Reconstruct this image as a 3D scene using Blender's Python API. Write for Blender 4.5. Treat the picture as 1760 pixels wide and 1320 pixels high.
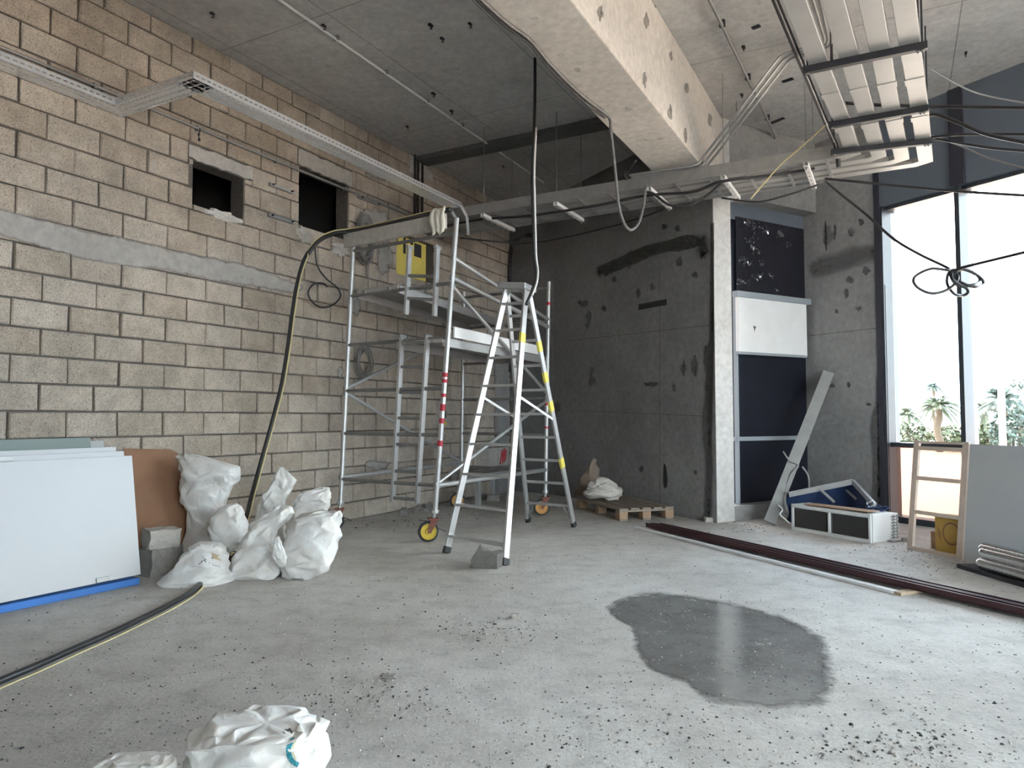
import bpy, math, random
from mathutils import Vector, Matrix, noise

for o in list(bpy.data.objects):
    bpy.data.objects.remove(o, do_unlink=True)
SC = bpy.context.scene
COL = SC.collection
V = Vector
ZUP = V((0, 0, 1))

# ------------------------------------------------------------------ camera
F = 1226.0
CAMH = 1.2
HOR = 718.0
PITCH = math.atan((HOR - 660.0) / F)
cam_data = bpy.data.cameras.new('camera')
cam_data.sensor_fit = 'HORIZONTAL'
cam_data.sensor_width = 36.0
cam_data.lens = F / 1760.0 * 36.0
cam_data.clip_start = 0.05
cam_data.clip_end = 500
cam = bpy.data.objects.new('camera', cam_data)
cam.location = (0, 0, CAMH)
cam.rotation_euler = (math.pi / 2 + PITCH, 0, 0)
COL.objects.link(cam)
SC.camera = cam

# ------------------------------------------------------------------ world, sun, exposure
EXPOSURE = 4.05
SKY_STRENGTH = 1.0
SUN_STRENGTH = 3.2
SC.view_settings.view_transform = 'Standard'
SC.view_settings.look = 'None'
SC.view_settings.gamma = 1.0
SC.view_settings.use_curve_mapping = False
SC.view_settings.exposure = EXPOSURE
SC.cycles.use_denoising = True
SC.cycles.max_bounces = 10
SC.cycles.diffuse_bounces = 6
SC.cycles.transparent_max_bounces = 16
SC.cycles.sample_clamp_indirect = 8.0

world = bpy.data.worlds.new('sky')
SC.world = world
world.use_nodes = True
wn, wl_ = world.node_tree.nodes, world.node_tree.links
wn.clear()
w_out = wn.new('ShaderNodeOutputWorld')
w_bg = wn.new('ShaderNodeBackground')
w_tc = wn.new('ShaderNodeTexCoord')
w_no = wn.new('ShaderNodeTexNoise')
w_no.inputs['Scale'].default_value = 2.2
w_no.inputs['Detail'].default_value = 6
w_rp = wn.new('ShaderNodeValToRGB')
w_rp.color_ramp.elements[0].position = 0.42
w_rp.color_ramp.elements[0].color = (0.58, 0.76, 1.0, 1)
w_rp.color_ramp.elements[1].position = 0.58
w_rp.color_ramp.elements[1].color = (1.0, 1.0, 1.0, 1)
wl_.new(w_tc.outputs['Generated'], w_no.inputs['Vector'])
wl_.new(w_no.outputs['Fac'], w_rp.inputs['Fac'])
wl_.new(w_rp.outputs['Color'], w_bg.inputs['Color'])
w_bg.inputs['Strength'].default_value = SKY_STRENGTH
wl_.new(w_bg.outputs['Background'], w_out.inputs['Surface'])

# ------------------------------------------------------------------ plan geometry
def ray(x, y):
    u = (x - 880.0) / F
    v = (660.0 - y) / F
    c, s = math.cos(PITCH), math.sin(PITCH)
    return V((u, c - v * s, s + v * c))

def at(x, y, Y):
    d = ray(x, y)
    return V((0, 0, CAMH)) + d * (Y / d.y)

def fl(x, y, z=0.0):
    d = ray(x, y)
    return V((0, 0, CAMH)) + d * ((z - CAMH) / d.z)

def hdir(xvp):
    return V(((xvp - 880.0) / F * math.cos(PITCH), 1.0, 0)).normalized()

D1 = hdir(1546)                       # along the block wall
N1 = V((D1.y, -D1.x, 0))              # from the block wall into the room
W0 = fl(0, 1006)
DA = hdir(200)                        # along the concrete wall and the glazing (receding)
DB = V((DA.y, -DA.x, 0))              # across them, to the right
C0 = fl(1232, 899)                    # corner of the concrete pier
CEIL = 4.74
BEAMZ = 3.84

def tw(t, w, z=0.0):
    return W0 + D1 * t + N1 * w + V((0, 0, z))

def onplane(x, y, p0, n):
    d = ray(x, y)
    o = V((0, 0, CAMH))
    return o + d * ((p0 - o).dot(n) / d.dot(n))

def wl(x, y, off=0.0):
    return onplane(x, y, W0 + N1 * off, N1)

def tz(x, y, off=0.0):
    p = wl(x, y, off)
    return ((p - W0).dot(D1), p.z)

# far end of the recess / start of the glazing line
def cross2(p, d, q, e):               # p + a d = q + b e, in plan
    det = d.x * (-e.y) - d.y * (-e.x)
    r = q - p
    a = (r.x * (-e.y) - r.y * (-e.x)) / det
    return p + d * a

PIER_T = 0.27
RECESS = 0.17
R0 = C0 + DB * PIER_T + DA * RECESS                      # recess panel, left end
_r = ray(1388, 600)
R1 = cross2(R0, DB, V((0, 0, 0)), V((_r.x, _r.y, 0)))    # recess panel, right end
FD = -DA                                                 # along the facade towards the camera

def fac(s, off=0.0, z=0.0):                              # off: positive = into the room
    return R1 + FD * s - DB * off + V((0, 0, z))

def fpx(x, y, off=0.0):
    return onplane(x, y, R1 - DB * off, DB)

def fs(x, y=700, off=0.0):
    return (fpx(x, y, off) - R1).dot(FD)

# sun: runs along the facade from beyond the building, high
sun_data = bpy.data.lights.new('sun', 'SUN')
sun_data.energy = SUN_STRENGTH
sun_data.angle = 0.01
sun_data.color = (1.0, 0.95, 0.86)
sun = bpy.data.objects.new('sun', sun_data)
to_sun = (DA * 0.55 - DB * 0.10 + ZUP * 0.85).normalized()
sun.rotation_euler = to_sun.to_track_quat('Z', 'Y').to_euler()
COL.objects.link(sun)

# ------------------------------------------------------------------ helpers
RNG = random.Random(7)
ORG = {}

class MB:
    def __init__(s):
        s.v = []; s.f = []; s.m = []

    def add(s, vs, fs_, mi=0):
        b = len(s.v)
        s.v += [V(p) for p in vs]
        s.f += [tuple(b + i for i in f) for f in fs_]
        s.m += [mi] * len(fs_)
        return s

    def box(s, c, hx, hy, hz, ax=V((1, 0, 0)), ay=V((0, 1, 0)), az=ZUP, mi=0):
        vs = []
        for k in (-1, 1):
            for j in (-1, 1):
                for i in (-1, 1):
                    vs.append(c + ax * (hx * i) + ay * (hy * j) + az * (hz * k))
        return s.add(vs, [(0, 2, 3, 1), (4, 5, 7, 6), (0, 1, 5, 4), (2, 6, 7, 3), (0, 4, 6, 2), (1, 3, 7, 5)], mi)

    def bar(s, p0, p1, w, h, up=ZUP, mi=0):
        d = (p1 - p0)
        L = d.length
        d = d / L
        side = d.cross(up)
        if side.length < 1e-4:
            side = d.cross(V((1, 0, 0)))
        side.normalize()
        u2 = side.cross(d).normalized()
        return s.box((p0 + p1) / 2, L / 2, w / 2, h / 2, d, side, u2, mi)

    def tube(s, pts, r, n=8, mi=0, closed=False):
        pts = [V(p) for p in pts]
        k = len(pts)
        rr = r if isinstance(r, (list, tuple)) else [r] * k
        prev = None
        rings = []
        for i in range(k):
            a = pts[i - 1] if (i > 0 or closed) else pts[i]
            b = pts[(i + 1) % k] if (i < k - 1 or closed) else pts[i]
            d = (b - a)
            d = d.normalized() if d.length > 1e-9 else V((0, 0, 1))
            if prev is None:
                ref = ZUP if abs(d.z) < 0.9 else V((1, 0, 0))
                x = d.cross(ref).normalized()
            else:
                x = prev - d * prev.dot(d)
                x = x.normalized() if x.length > 1e-6 else d.cross(ZUP).normalized()
            prev = x
            y = d.cross(x)
            rings.append([pts[i] + (x * math.cos(2 * math.pi * j / n) + y * math.sin(2 * math.pi * j / n)) * rr[i] for j in range(n)])
        vs = [p for rg in rings for p in rg]
        fc = []
        for i in range(k if closed else k - 1):
            i2 = (i + 1) % k
            for j in range(n):
                j2 = (j + 1) % n
                fc.append((i * n + j, i * n + j2, i2 * n + j2, i2 * n + j))
        if not closed:
            fc.append(tuple(range(n - 1, -1, -1)))
            fc.append(tuple((k - 1) * n + j for j in range(n)))
        return s.add(vs, fc, mi)

    def prism(s, poly, off, mi=0):
        n = len(poly)
        vs = [V(p) for p in poly] + [V(p) + off for p in poly]
        fc = [tuple(range(n - 1, -1, -1)), tuple(range(n, 2 * n))]
        for i in range(n):
            j = (i + 1) % n
            fc.append((i, j, n + j, n + i))
        return s.add(vs, fc, mi)

    def lathe(s, prof, c, ax=ZUP, n=20, mi=0, ring=False):
        ax = ax.normalized()
        ref = V((1, 0, 0)) if abs(ax.x) < 0.8 else V((0, 1, 0))
        x = ax.cross(ref).normalized(); y = ax.cross(x)
        vs, fc = [], []
        for (r, z) in prof:
            for j in range(n):
                a = 2 * math.pi * j / n
                vs.append(c + ax * z + (x * math.cos(a) + y * math.sin(a)) * r)
        for i in range(len(prof) - 1):
            for j in range(n):
                j2 = (j + 1) % n
                fc.append((i * n + j, i * n + j2, (i + 1) * n + j2, (i + 1) * n + j))
        if ring:
            k = len(prof) - 1
            for j in range(n):
                j2 = (j + 1) % n
                fc.append((k * n + j, k * n + j2, j2, j))
            return s.add(vs, fc, mi)
        if prof[0][0] > 1e-4:
            fc.append(tuple(range(n - 1, -1, -1)))
        if prof[-1][0] > 1e-4:
            fc.append(tuple((len(prof) - 1) * n + j for j in range(n)))
        return s.add(vs, fc, mi)

    def mesh(s, name, org=V((0, 0, 0)), fix=True):
        me = bpy.data.meshes.new(name)
        me.from_pydata([tuple(p - org) for p in s.v], [], s.f)
        for p, mi in zip(me.polygons, s.m):
            p.material_index = mi
        if fix:
            import bmesh
            b = bmesh.new(); b.from_mesh(me)
            bmesh.ops.recalc_face_normals(b, faces=b.faces)
            b.to_mesh(me); b.free()
        me.update()
        return me

    def build(s, name, mat, parent=None, smooth=False, bevel=0.0, origin=None, fix=True):
        if parent is not None:
            org = ORG[parent.name]
        elif origin is not None:
            org = V(origin)
        else:
            xs = [p.x for p in s.v]; ys = [p.y for p in s.v]; zs = [p.z for p in s.v]
            org = V(((min(xs) + max(xs)) / 2, (min(ys) + max(ys)) / 2, min(zs)))
        me = s.mesh(name, org, fix)
        for m in (mat if isinstance(mat, (list, tuple)) else [mat]):
            me.materials.append(m)
        if smooth:
            me.polygons.foreach_set('use_smooth', [True] * len(me.polygons))
            if smooth == 'auto':
                me.set_sharp_from_angle(angle=math.radians(40))
        o = bpy.data.objects.new(name, me)
        COL.objects.link(o)
        if parent is not None:
            o.parent = parent
        else:
            o.location = org
        ORG[o.name] = org
        if bevel:
            bv = o.modifiers.new('bevel', 'BEVEL')
            bv.width = bevel; bv.segments = 2; bv.limit_method = 'ANGLE'
        return o

def tag(o, label, cat, group=None, kind=None):
    o['label'] = label
    o['category'] = cat
    if group: o['group'] = group
    if kind: o['kind'] = kind
    return o

def thing(name, loc, label, cat, group=None):
    o = bpy.data.objects.new(name, None)
    o.empty_display_size = 0.1
    COL.objects.link(o)
    o.location = V(loc)
    ORG[o.name] = V(loc)
    return tag(o, label, cat, group)

def struct(o):
    o['kind'] = 'structure'
    return o

def S(name, mb, mat, **k):
    return struct(mb.build(name, mat, origin=(0, 0, 0), **k))

def catmull(pts, k=8, closed=False):
    pts = [V(p) for p in pts]
    n = len(pts)
    out = []
    rng = range(n) if closed else range(n - 1)
    for i in rng:
        p1, p2 = pts[i], pts[(i + 1) % n]
        p0 = pts[i - 1] if (i > 0 or closed) else p1 * 2 - p2
        p3 = pts[(i + 2) % n] if (i + 2 < n or closed) else p2 * 2 - p1
        for j in range(k):
            t = j / k
            out.append(0.5 * ((2 * p1) + (p2 - p0) * t + (2 * p0 - 5 * p1 + 4 * p2 - p3) * t * t + (3 * p1 - p0 - 3 * p2 + p3) * t ** 3))
    if not closed:
        out.append(pts[-1])
    return out

# ------------------------------------------------------------------ materials
def new_mat(name):
    m = bpy.data.materials.new(name)
    m.use_nodes = True
    nt = m.node_tree
    return m, nt, nt.nodes['Principled BSDF']

def plain(name, col, rough=0.6, metal=0.0, var=0.12, scale=9.0, bump=0.0, bscale=60.0, spec=None):
    m, nt, p = new_mat(name)
    N, L = nt.nodes, nt.links
    g = N.new('ShaderNodeNewGeometry')
    no = N.new('ShaderNodeTexNoise'); no.inputs['Scale'].default_value = scale; no.inputs['Detail'].default_value = 5
    L.new(g.outputs['Position'], no.inputs['Vector'])
    mx = N.new('ShaderNodeMix'); mx.data_type = 'RGBA'
    mx.inputs['A'].default_value = tuple(max(0, c * (1 - var)) for c in col) + (1,)
    mx.inputs['B'].default_value = tuple(min(1, c * (1 + var)) for c in col) + (1,)
    L.new(no.outputs['Fac'], mx.inputs['Factor'])
    L.new(mx.outputs['Result'], p.inputs['Base Color'])
    p.inputs['Roughness'].default_value = rough
    p.inputs['Metallic'].default_value = metal
    if spec is not None:
        p.inputs['Specular IOR Level'].default_value = spec
    if bump:
        n2 = N.new('ShaderNodeTexNoise'); n2.inputs['Scale'].default_value = bscale; n2.inputs['Detail'].default_value = 4
        L.new(g.outputs['Position'], n2.inputs['Vector'])
        b = N.new('ShaderNodeBump'); b.inputs['Strength'].default_value = bump; b.inputs['Distance'].default_value = 0.01
        L.new(n2.outputs['Fac'], b.inputs['Height'])
        L.new(b.outputs['Normal'], p.inputs['Normal'])
    return m

def ramp(N, els):
    r = N.new('ShaderNodeValToRGB')
    e = r.color_ramp.elements
    while len(e) < len(els):
        e.new(0.5)
    for i, (pos, c) in enumerate(els):
        e[i].position = pos
        e[i].color = (c, c, c, 1) if not isinstance(c, tuple) else c + (1,)
    return r

def mixc(N, L, mode, fac, a, b):
    mx = N.new('ShaderNodeMix'); mx.data_type = 'RGBA'; mx.blend_type = mode
    for sock, val in (('Factor', fac), ('A', a), ('B', b)):
        s = mx.inputs[sock]
        if hasattr(val, 'is_linked') or hasattr(val, 'links'):
            L.new(val, s)
        elif isinstance(val, tuple):
            s.default_value = val + (1,)
        else:
            s.default_value = val
    return mx.outputs['Result']

def noise_n(N, L, vec, scale, detail=5, rough=0.6):
    no = N.new('ShaderNodeTexNoise')
    no.inputs['Scale'].default_value = scale
    no.inputs['Detail'].default_value = detail
    no.inputs['Roughness'].default_value = rough
    L.new(vec, no.inputs['Vector'])
    return no.outputs['Fac']

def concrete(name, base, dark=None, seams=None, stain=0.35, pits=0.5, bump=0.25, rough=0.85, seam_w=0.004, spots=0.0, rot=0.0, speck=0.0):
    """cast concrete: blotches, pits, optional form-panel seams (plan angle rot)"""
    m, nt, p = new_mat(name)
    N, L = nt.nodes, nt.links
    g = N.new('ShaderNodeNewGeometry')
    pos = g.outputs['Position']
    dark = dark or tuple(c * 0.55 for c in base)
    big = noise_n(N, L, pos, 0.9, 6, 0.65)
    r1 = ramp(N, [(0.38, 0.0), (0.68, 1.0)])
    L.new(big, r1.inputs['Fac'])
    sc = N.new('ShaderNodeMath'); sc.operation = 'MULTIPLY'; sc.inputs[1].default_value = stain
    L.new(r1.outputs['Color'], sc.inputs[0])
    col = mixc(N, L, 'MIX', sc.outputs[0], base, dark)
    fine = noise_n(N, L, pos, 14, 8, 0.7)
    r2 = ramp(N, [(0.3, 0.78), (0.7, 1.15)])
    L.new(fine, r2.inputs['Fac'])
    col = mixc(N, L, 'MULTIPLY', 1.0, col, r2.outputs['Color'])
    heights = fine
    if pits:
        vo = N.new('ShaderNodeTexVoronoi'); vo.inputs['Scale'].default_value = 9.0
        L.new(pos, vo.inputs['Vector'])
        r3 = ramp(N, [(0.03, 1.0 - pits), (0.075, 1.0)])
        L.new(vo.outputs['Distance'], r3.inputs['Fac'])
        col = mixc(N, L, 'MULTIPLY', 1.0, col, r3.outputs['Color'])
    if speck:
        n3 = noise_n(N, L, pos, 70, 3, 0.7)
        r5 = ramp(N, [(0.30, 1.0 - speck), (0.42, 1.0), (0.66, 1.0), (0.74, 1.0 + speck * 0.6)])
        L.new(n3, r5.inputs['Fac'])
        col = mixc(N, L, 'MULTIPLY', 1.0, col, r5.outputs['Color'])
    if spots:
        vo2 = N.new('ShaderNodeTexVoronoi'); vo2.inputs['Scale'].default_value = 1.5
        mp2 = N.new('ShaderNodeMapping'); mp2.inputs['Scale'].default_value = (1, 1, 0.6)
        wv = N.new('ShaderNodeTexNoise'); wv.inputs['Scale'].default_value = 7.0
        L.new(pos, wv.inputs['Vector'])
        av = mixc(N, L, 'ADD', 0.22, pos, wv.outputs['Color'])
        L.new(av, mp2.inputs['Vector'])
        L.new(mp2.outputs['Vector'], vo2.inputs['Vector'])
        r6 = ramp(N, [(0.10, 1.0 - spots), (0.15, 1.0)])
        L.new(vo2.outputs['Distance'], r6.inputs['Fac'])
        col = mixc(N, L, 'MULTIPLY', 1.0, col, r6.outputs['Color'])
    if seams:
        mp = N.new('ShaderNodeMapping'); mp.vector_type = 'POINT'
        mp.inputs['Rotation'].default_value = seams.get('rot', (0, 0, 0))
        mp.inputs['Location'].default_value = seams.get('loc', (0, 0, 0))
        L.new(pos, mp.inputs['Vector'])
        br = N.new('ShaderNodeTexBrick')
        br.offset = seams.get('offset', 0.5)
        br.inputs['Scale'].default_value = 1.0
        br.inputs['Brick Width'].default_value = seams.get('w', 2.44)
        br.inputs['Row Height'].default_value = seams.get('h', 1.22)
        br.inputs['Mortar Size'].default_value = seam_w
        br.inputs['Mortar Smooth'].default_value = 0.3
        L.new(mp.outputs['Vector'], br.inputs['Vector'])
        r4 = ramp(N, [(0.0, 1.0), (1.0, 0.5)])
        L.new(br.outputs['Fac'], r4.inputs['Fac'])
        col = mixc(N, L, 'MULTIPLY', 1.0, col, r4.outputs['Color'])
    L.new(col, p.inputs['Base Color'])
    p.inputs['Roughness'].default_value = rough
    b = N.new('ShaderNodeBump'); b.inputs['Strength'].default_value = bump; b.inputs['Distance'].default_value = 0.02
    L.new(heights, b.inputs['Height'])
    L.new(b.outputs['Normal'], p.inputs['Normal'])
    return m

def block_material():
    m, nt, p = new_mat('hollow concrete block')
    N, L = nt.nodes, nt.links
    g = N.new('ShaderNodeNewGeometry'); pos = g.outputs['Position']
    oi = N.new('ShaderNodeObjectInfo')
    r0 = ramp(N, [(0.0, (0.40, 0.338, 0.272)), (0.5, (0.435, 0.375, 0.308)), (1.0, (0.47, 0.412, 0.345))])
    L.new(oi.outputs['Random'], r0.inputs['Fac'])
    big = noise_n(N, L, pos, 1.1, 4, 0.6)
    rb = ramp(N, [(0.3, 0.78), (0.7, 1.16)])
    L.new(big, rb.inputs['Fac'])
    col = mixc(N, L, 'MULTIPLY', 1.0, r0.outputs['Color'], rb.outputs['Color'])
    sp = noise_n(N, L, pos, 95, 2, 0.75)
    r1 = ramp(N, [(0.30, 0.30), (0.43, 0.95), (0.60, 1.05), (0.74, 1.6)])
    L.new(sp, r1.inputs['Fac'])
    col = mixc(N, L, 'MULTIPLY', 1.0, col, r1.outputs['Color'])
    md = noise_n(N, L, pos, 5.0, 6, 0.7)
    r2 = ramp(N, [(0.33, 0.82), (0.62, 1.1)])
    L.new(md, r2.inputs['Fac'])
    col = mixc(N, L, 'MULTIPLY', 1.0, col, r2.outputs['Color'])
    # cement smears with a shape of their own
    sm = noise_n(N, L, pos, 2.3, 7, 0.75)
    r3 = ramp(N, [(0.61, 0.0), (0.68, 0.55)])
    L.new(sm, r3.inputs['Fac'])
    col = mixc(N, L, 'MIX', r3.outputs['Color'], col, (0.46, 0.44, 0.41))
    L.new(col, p.inputs['Base Color'])
    p.inputs['Roughness'].default_value = 0.95
    p.inputs['Specular IOR Level'].default_value = 0.2
    b = N.new('ShaderNodeBump'); b.inputs['Strength'].default_value = 0.55; b.inputs['Distance'].default_value = 0.008
    L.new(sp, b.inputs['Height'])
    L.new(b.outputs['Normal'], p.inputs['Normal'])
    return m

def soft(m, strength=0.8, scale=14.0):
    """let a stain or smear fade out at its own rim (vertex attribute 'edge')"""
    nt = m.node_tree; N, L = nt.nodes, nt.links
    p = nt.nodes['Principled BSDF']
    g = N.new('ShaderNodeNewGeometry')
    at_ = N.new('ShaderNodeAttribute'); at_.attribute_name = 'edge'
    n5 = noise_n(N, L, g.outputs['Position'], scale, 6, 0.75)
    n6 = noise_n(N, L, g.outputs['Position'], 2.5, 4, 0.6)
    a1 = N.new('ShaderNodeMath'); a1.operation = 'ADD'
    L.new(n5, a1.inputs[0]); L.new(n6, a1.inputs[1])
    sb = N.new('ShaderNodeMath'); sb.operation = 'MULTIPLY_ADD'; sb.inputs[1].default_value = 1.1; sb.inputs[2].default_value = -1.1
    L.new(a1.outputs[0], sb.inputs[0])
    ad = N.new('ShaderNodeMath'); ad.operation = 'ADD'
    L.new(at_.outputs['Fac'], ad.inputs[0]); L.new(sb.outputs[0], ad.inputs[1])
    re = ramp(N, [(0.15, 0.0), (0.75, strength)])
    L.new(ad.outputs[0], re.inputs['Fac'])
    L.new(re.outputs['Color'], p.inputs['Alpha'])
    return m

ANG_D1 = math.atan2(D1.y, D1.x)
M = {}
M['block'] = block_material()
M['mortar'] = concrete('mortar', (0.13, 0.116, 0.10), pits=0.3, bump=0.5, speck=0.4)
M['cement'] = concrete('cement render', (0.47, 0.445, 0.405), stain=0.4, pits=0.2, bump=0.3, speck=0.15)
M['smear'] = soft(concrete('cement smear', (0.47, 0.445, 0.405), stain=0.4, pits=0.2, bump=0.3, speck=0.15), 0.92, 9.0)
M['plaster'] = concrete('white plaster', (0.66, 0.64, 0.61), stain=0.35, pits=0.2, bump=0.5)
M['ceiling'] = concrete('cast ceiling', (0.54, 0.53, 0.51), stain=0.5, pits=0.25, bump=0.12, seams={'rot': (0, 0, -ANG_D1), 'w': 2.44, 'h': 1.22, 'offset': 0.0, 'loc': (0.3, 0.55, 0)}, seam_w=0.006)
M['beam'] = concrete('cast beam', (0.60, 0.555, 0.50), dark=(0.42, 0.385, 0.345), stain=0.55, pits=0.3, bump=0.15, spots=0.35)
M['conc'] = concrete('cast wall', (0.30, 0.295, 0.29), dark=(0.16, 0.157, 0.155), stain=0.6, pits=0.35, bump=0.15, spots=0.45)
M['damp'] = concrete('damp stained concrete', (0.115, 0.112, 0.105), dark=(0.08, 0.078, 0.073), stain=0.4, pits=0.3, bump=0.15)
M['beampatch'] = concrete('grout patch', (0.30, 0.275, 0.245), dark=(0.24, 0.22, 0.2), stain=0.4, pits=0.3, bump=0.15)
M['concshade'] = concrete('shaded cast wall', (0.15, 0.147, 0.143), stain=0.5, pits=0.35, bump=0.15)  # darker copy of the cast concrete, holding the corner's shade in its colour
M['jamb'] = plain('pale jamb strip', (0.075, 0.085, 0.09), 0.45, 0.0, 0.05, 4)
soft(M['damp'], 0.75); soft(M['beampatch'], 0.85)
M['dampright'] = soft(concrete('damp patch on the window wall', (0.15, 0.147, 0.143), stain=0.5, pits=0.35, bump=0.15), 0.7)
M['pier'] = concrete('cast pier', (0.60, 0.585, 0.555), stain=0.4, pits=0.35, bump=0.2, spots=0.3)
M['stone'] = concrete('broken concrete', (0.30, 0.285, 0.265), stain=0.4, pits=0.5, bump=0.8, speck=0.5)
M['shadestone'] = concrete('shaded broken concrete', (0.15, 0.14, 0.125), stain=0.4, pits=0.5, bump=0.8, speck=0.5)  # broken concrete darkened to stand for the chunk's shaded front face
M['cablegrey'] = plain('dark cable with highlight greyed in', (0.13, 0.125, 0.12), 0.4, 0.0, 0.3, 20)  # grey lifted so the colour carries a dark cable's highlight
M['galv'] = plain('galvanised steel', (0.74, 0.76, 0.78), 0.32, 0.6, 0.2, 25)
M['galvdull'] = plain('dull galvanised steel', (0.36, 0.36, 0.35), 0.5, 0.7, 0.25, 12)
M['alu'] = plain('aluminium', (0.47, 0.47, 0.46), 0.36, 0.6, 0.14, 14)
M['alugrey'] = plain('oxidised aluminium tube', (0.50, 0.50, 0.49), 0.42, 0.65, 0.2, 18)
M['aludull'] = plain('grey cross rung', (0.22, 0.215, 0.205), 0.55, 0.4, 0.2, 12)
M['white'] = plain('white painted metal', (0.80, 0.80, 0.78), 0.45, 0.0, 0.07, 6)
M['whiteboard'] = plain('white melamine', (0.50, 0.51, 0.52), 0.42, 0.0, 0.03, 3)
M['duct'] = plain('white plastic duct', (0.33, 0.325, 0.31), 0.42, 0.0, 0.16, 5)
M['black'] = plain('black painted steel', (0.018, 0.018, 0.022), 0.5, 0.0, 0.2, 10)
M['rubber'] = plain('black rubber', (0.02, 0.02, 0.02), 0.6, 0.0, 0.3, 20)
M['cable'] = plain('black cable', (0.028, 0.027, 0.028), 0.38, 0.0, 0.3, 20)
M['cablelight'] = plain('grey cable', (0.24, 0.235, 0.225), 0.5, 0.0, 0.2, 20)
M['yellowstripe'] = plain('yellow stripe', (0.66, 0.58, 0.30), 0.55, 0.0, 0.15, 20)
M['yellow'] = plain('yellow board', (0.80, 0.66, 0.16), 0.6, 0.0, 0.10, 6)
M['yellowbox'] = plain('yellow carton', (0.46, 0.285, 0.065), 0.65, 0.0, 0.12, 8)
M['wood'] = plain('raw timber', (0.42, 0.32, 0.22), 0.75, 0.0, 0.25, 14, 0.2, 40)
M['palletwood'] = plain('grey pallet timber', (0.26, 0.215, 0.17), 0.8, 0.0, 0.3, 10, 0.25, 40)
M['palletend'] = plain('fresh pallet timber', (0.36, 0.235, 0.15), 0.8, 0.0, 0.3, 14, 0.25, 40)
M['pinkwood'] = plain('planed timber', (0.55, 0.45, 0.37), 0.7, 0.0, 0.15, 14)
M['card'] = plain('brown hardboard', (0.24, 0.125, 0.07), 0.75, 0.0, 0.25, 5)
M['maroon'] = plain('maroon primer steel', (0.050, 0.014, 0.018), 0.45, 0.0, 0.3, 8)
M['blue'] = plain('blue foam', (0.05, 0.19, 0.55), 0.6, 0.0, 0.2, 6)
M['bluedark'] = plain('dark blue fabric', (0.010, 0.030, 0.095), 0.7, 0.0, 0.3, 14)
M['fascia'] = plain('blue grey fascia', (0.115, 0.14, 0.17), 0.5, 0.0, 0.12, 2.5)
M['fasciadark'] = plain('dark fascia post', (0.03, 0.032, 0.045), 0.45, 0.0, 0.2, 2.5)
M['frame'] = plain('window frame metal', (0.030, 0.037, 0.045), 0.4, 0.0, 0.06, 4)
M['framelight'] = plain('pale window frame', (0.30, 0.33, 0.35), 0.45, 0.0, 0.05, 4)
M['darkpanel'] = plain('dark glazing panel', (0.010, 0.011, 0.018), 0.28, 0.0, 0.4, 4)
M['membrane'] = plain('torn black membrane', (0.012, 0.012, 0.018), 0.4, 0.0, 0.5, 6, 0.5, 14)
M['silver'] = plain('silver foil', (0.70, 0.71, 0.72), 0.16, 1.0, 0.2, 30, 0.15, 40)
M['orange'] = plain('rust red painted steel', (0.22, 0.085, 0.06), 0.7, 0.2, 0.35, 30)
M['yhub'] = plain('yellow wheel hub', (0.66, 0.48, 0.05), 0.55, 0.0, 0.2, 20)
M['ohub'] = plain('orange wheel hub', (0.55, 0.27, 0.06), 0.55, 0.0, 0.2, 20)
M['red'] = plain('red tape', (0.45, 0.02, 0.04), 0.5, 0.0, 0.3, 20)
M['sticker'] = plain('yellow sticker', (0.72, 0.62, 0.10), 0.5, 0.0, 0.1, 20)
M['cloth'] = plain('cream cloth', (0.70, 0.66, 0.57), 0.9, 0.0, 0.1, 14, 0.3, 30)
M['meshdark'] = plain('dark filter mesh', (0.040, 0.036, 0.034), 0.7, 0.0, 0.3, 60, 0.4, 300)
M['acbody'] = plain('white enamel casing', (0.72, 0.73, 0.71), 0.4, 0.05, 0.08, 6)
M['plankgrey'] = plain('weathered grey plank', (0.30, 0.30, 0.29), 0.75, 0.0, 0.2, 8)
M['greenboard'] = plain('moisture board', (0.26, 0.31, 0.29), 0.8, 0.0, 0.1, 4)
M['greyboard'] = plain('grey cement board', (0.44, 0.45, 0.45), 0.7, 0.0, 0.06, 2)
M['paving'] = concrete('pink paving outside', (0.52, 0.40, 0.33), stain=0.3, pits=0.0, bump=0.05)
M['leaf'] = plain('palm leaf', (0.026, 0.036, 0.012), 0.6, 0.0, 0.35, 3)
M['leafblue'] = plain('grey green leaf', (0.017, 0.034, 0.026), 0.6, 0.0, 0.35, 3)
M['trunk'] = plain('palm trunk', (0.06, 0.045, 0.03), 0.9, 0.0, 0.3, 8)
M['teal'] = plain('teal print', (0.02, 0.22, 0.28), 0.6, 0.0, 0.2, 20)
M['ink'] = plain('dark print', (0.05, 0.05, 0.07), 0.6, 0.0, 0.2, 20)
M['darkroom'] = plain('unlit block room', (0.05, 0.05, 0.05), 0.9, 0.0, 0.2, 3)  # near-black colour stands in for the shade behind the openings

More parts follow.
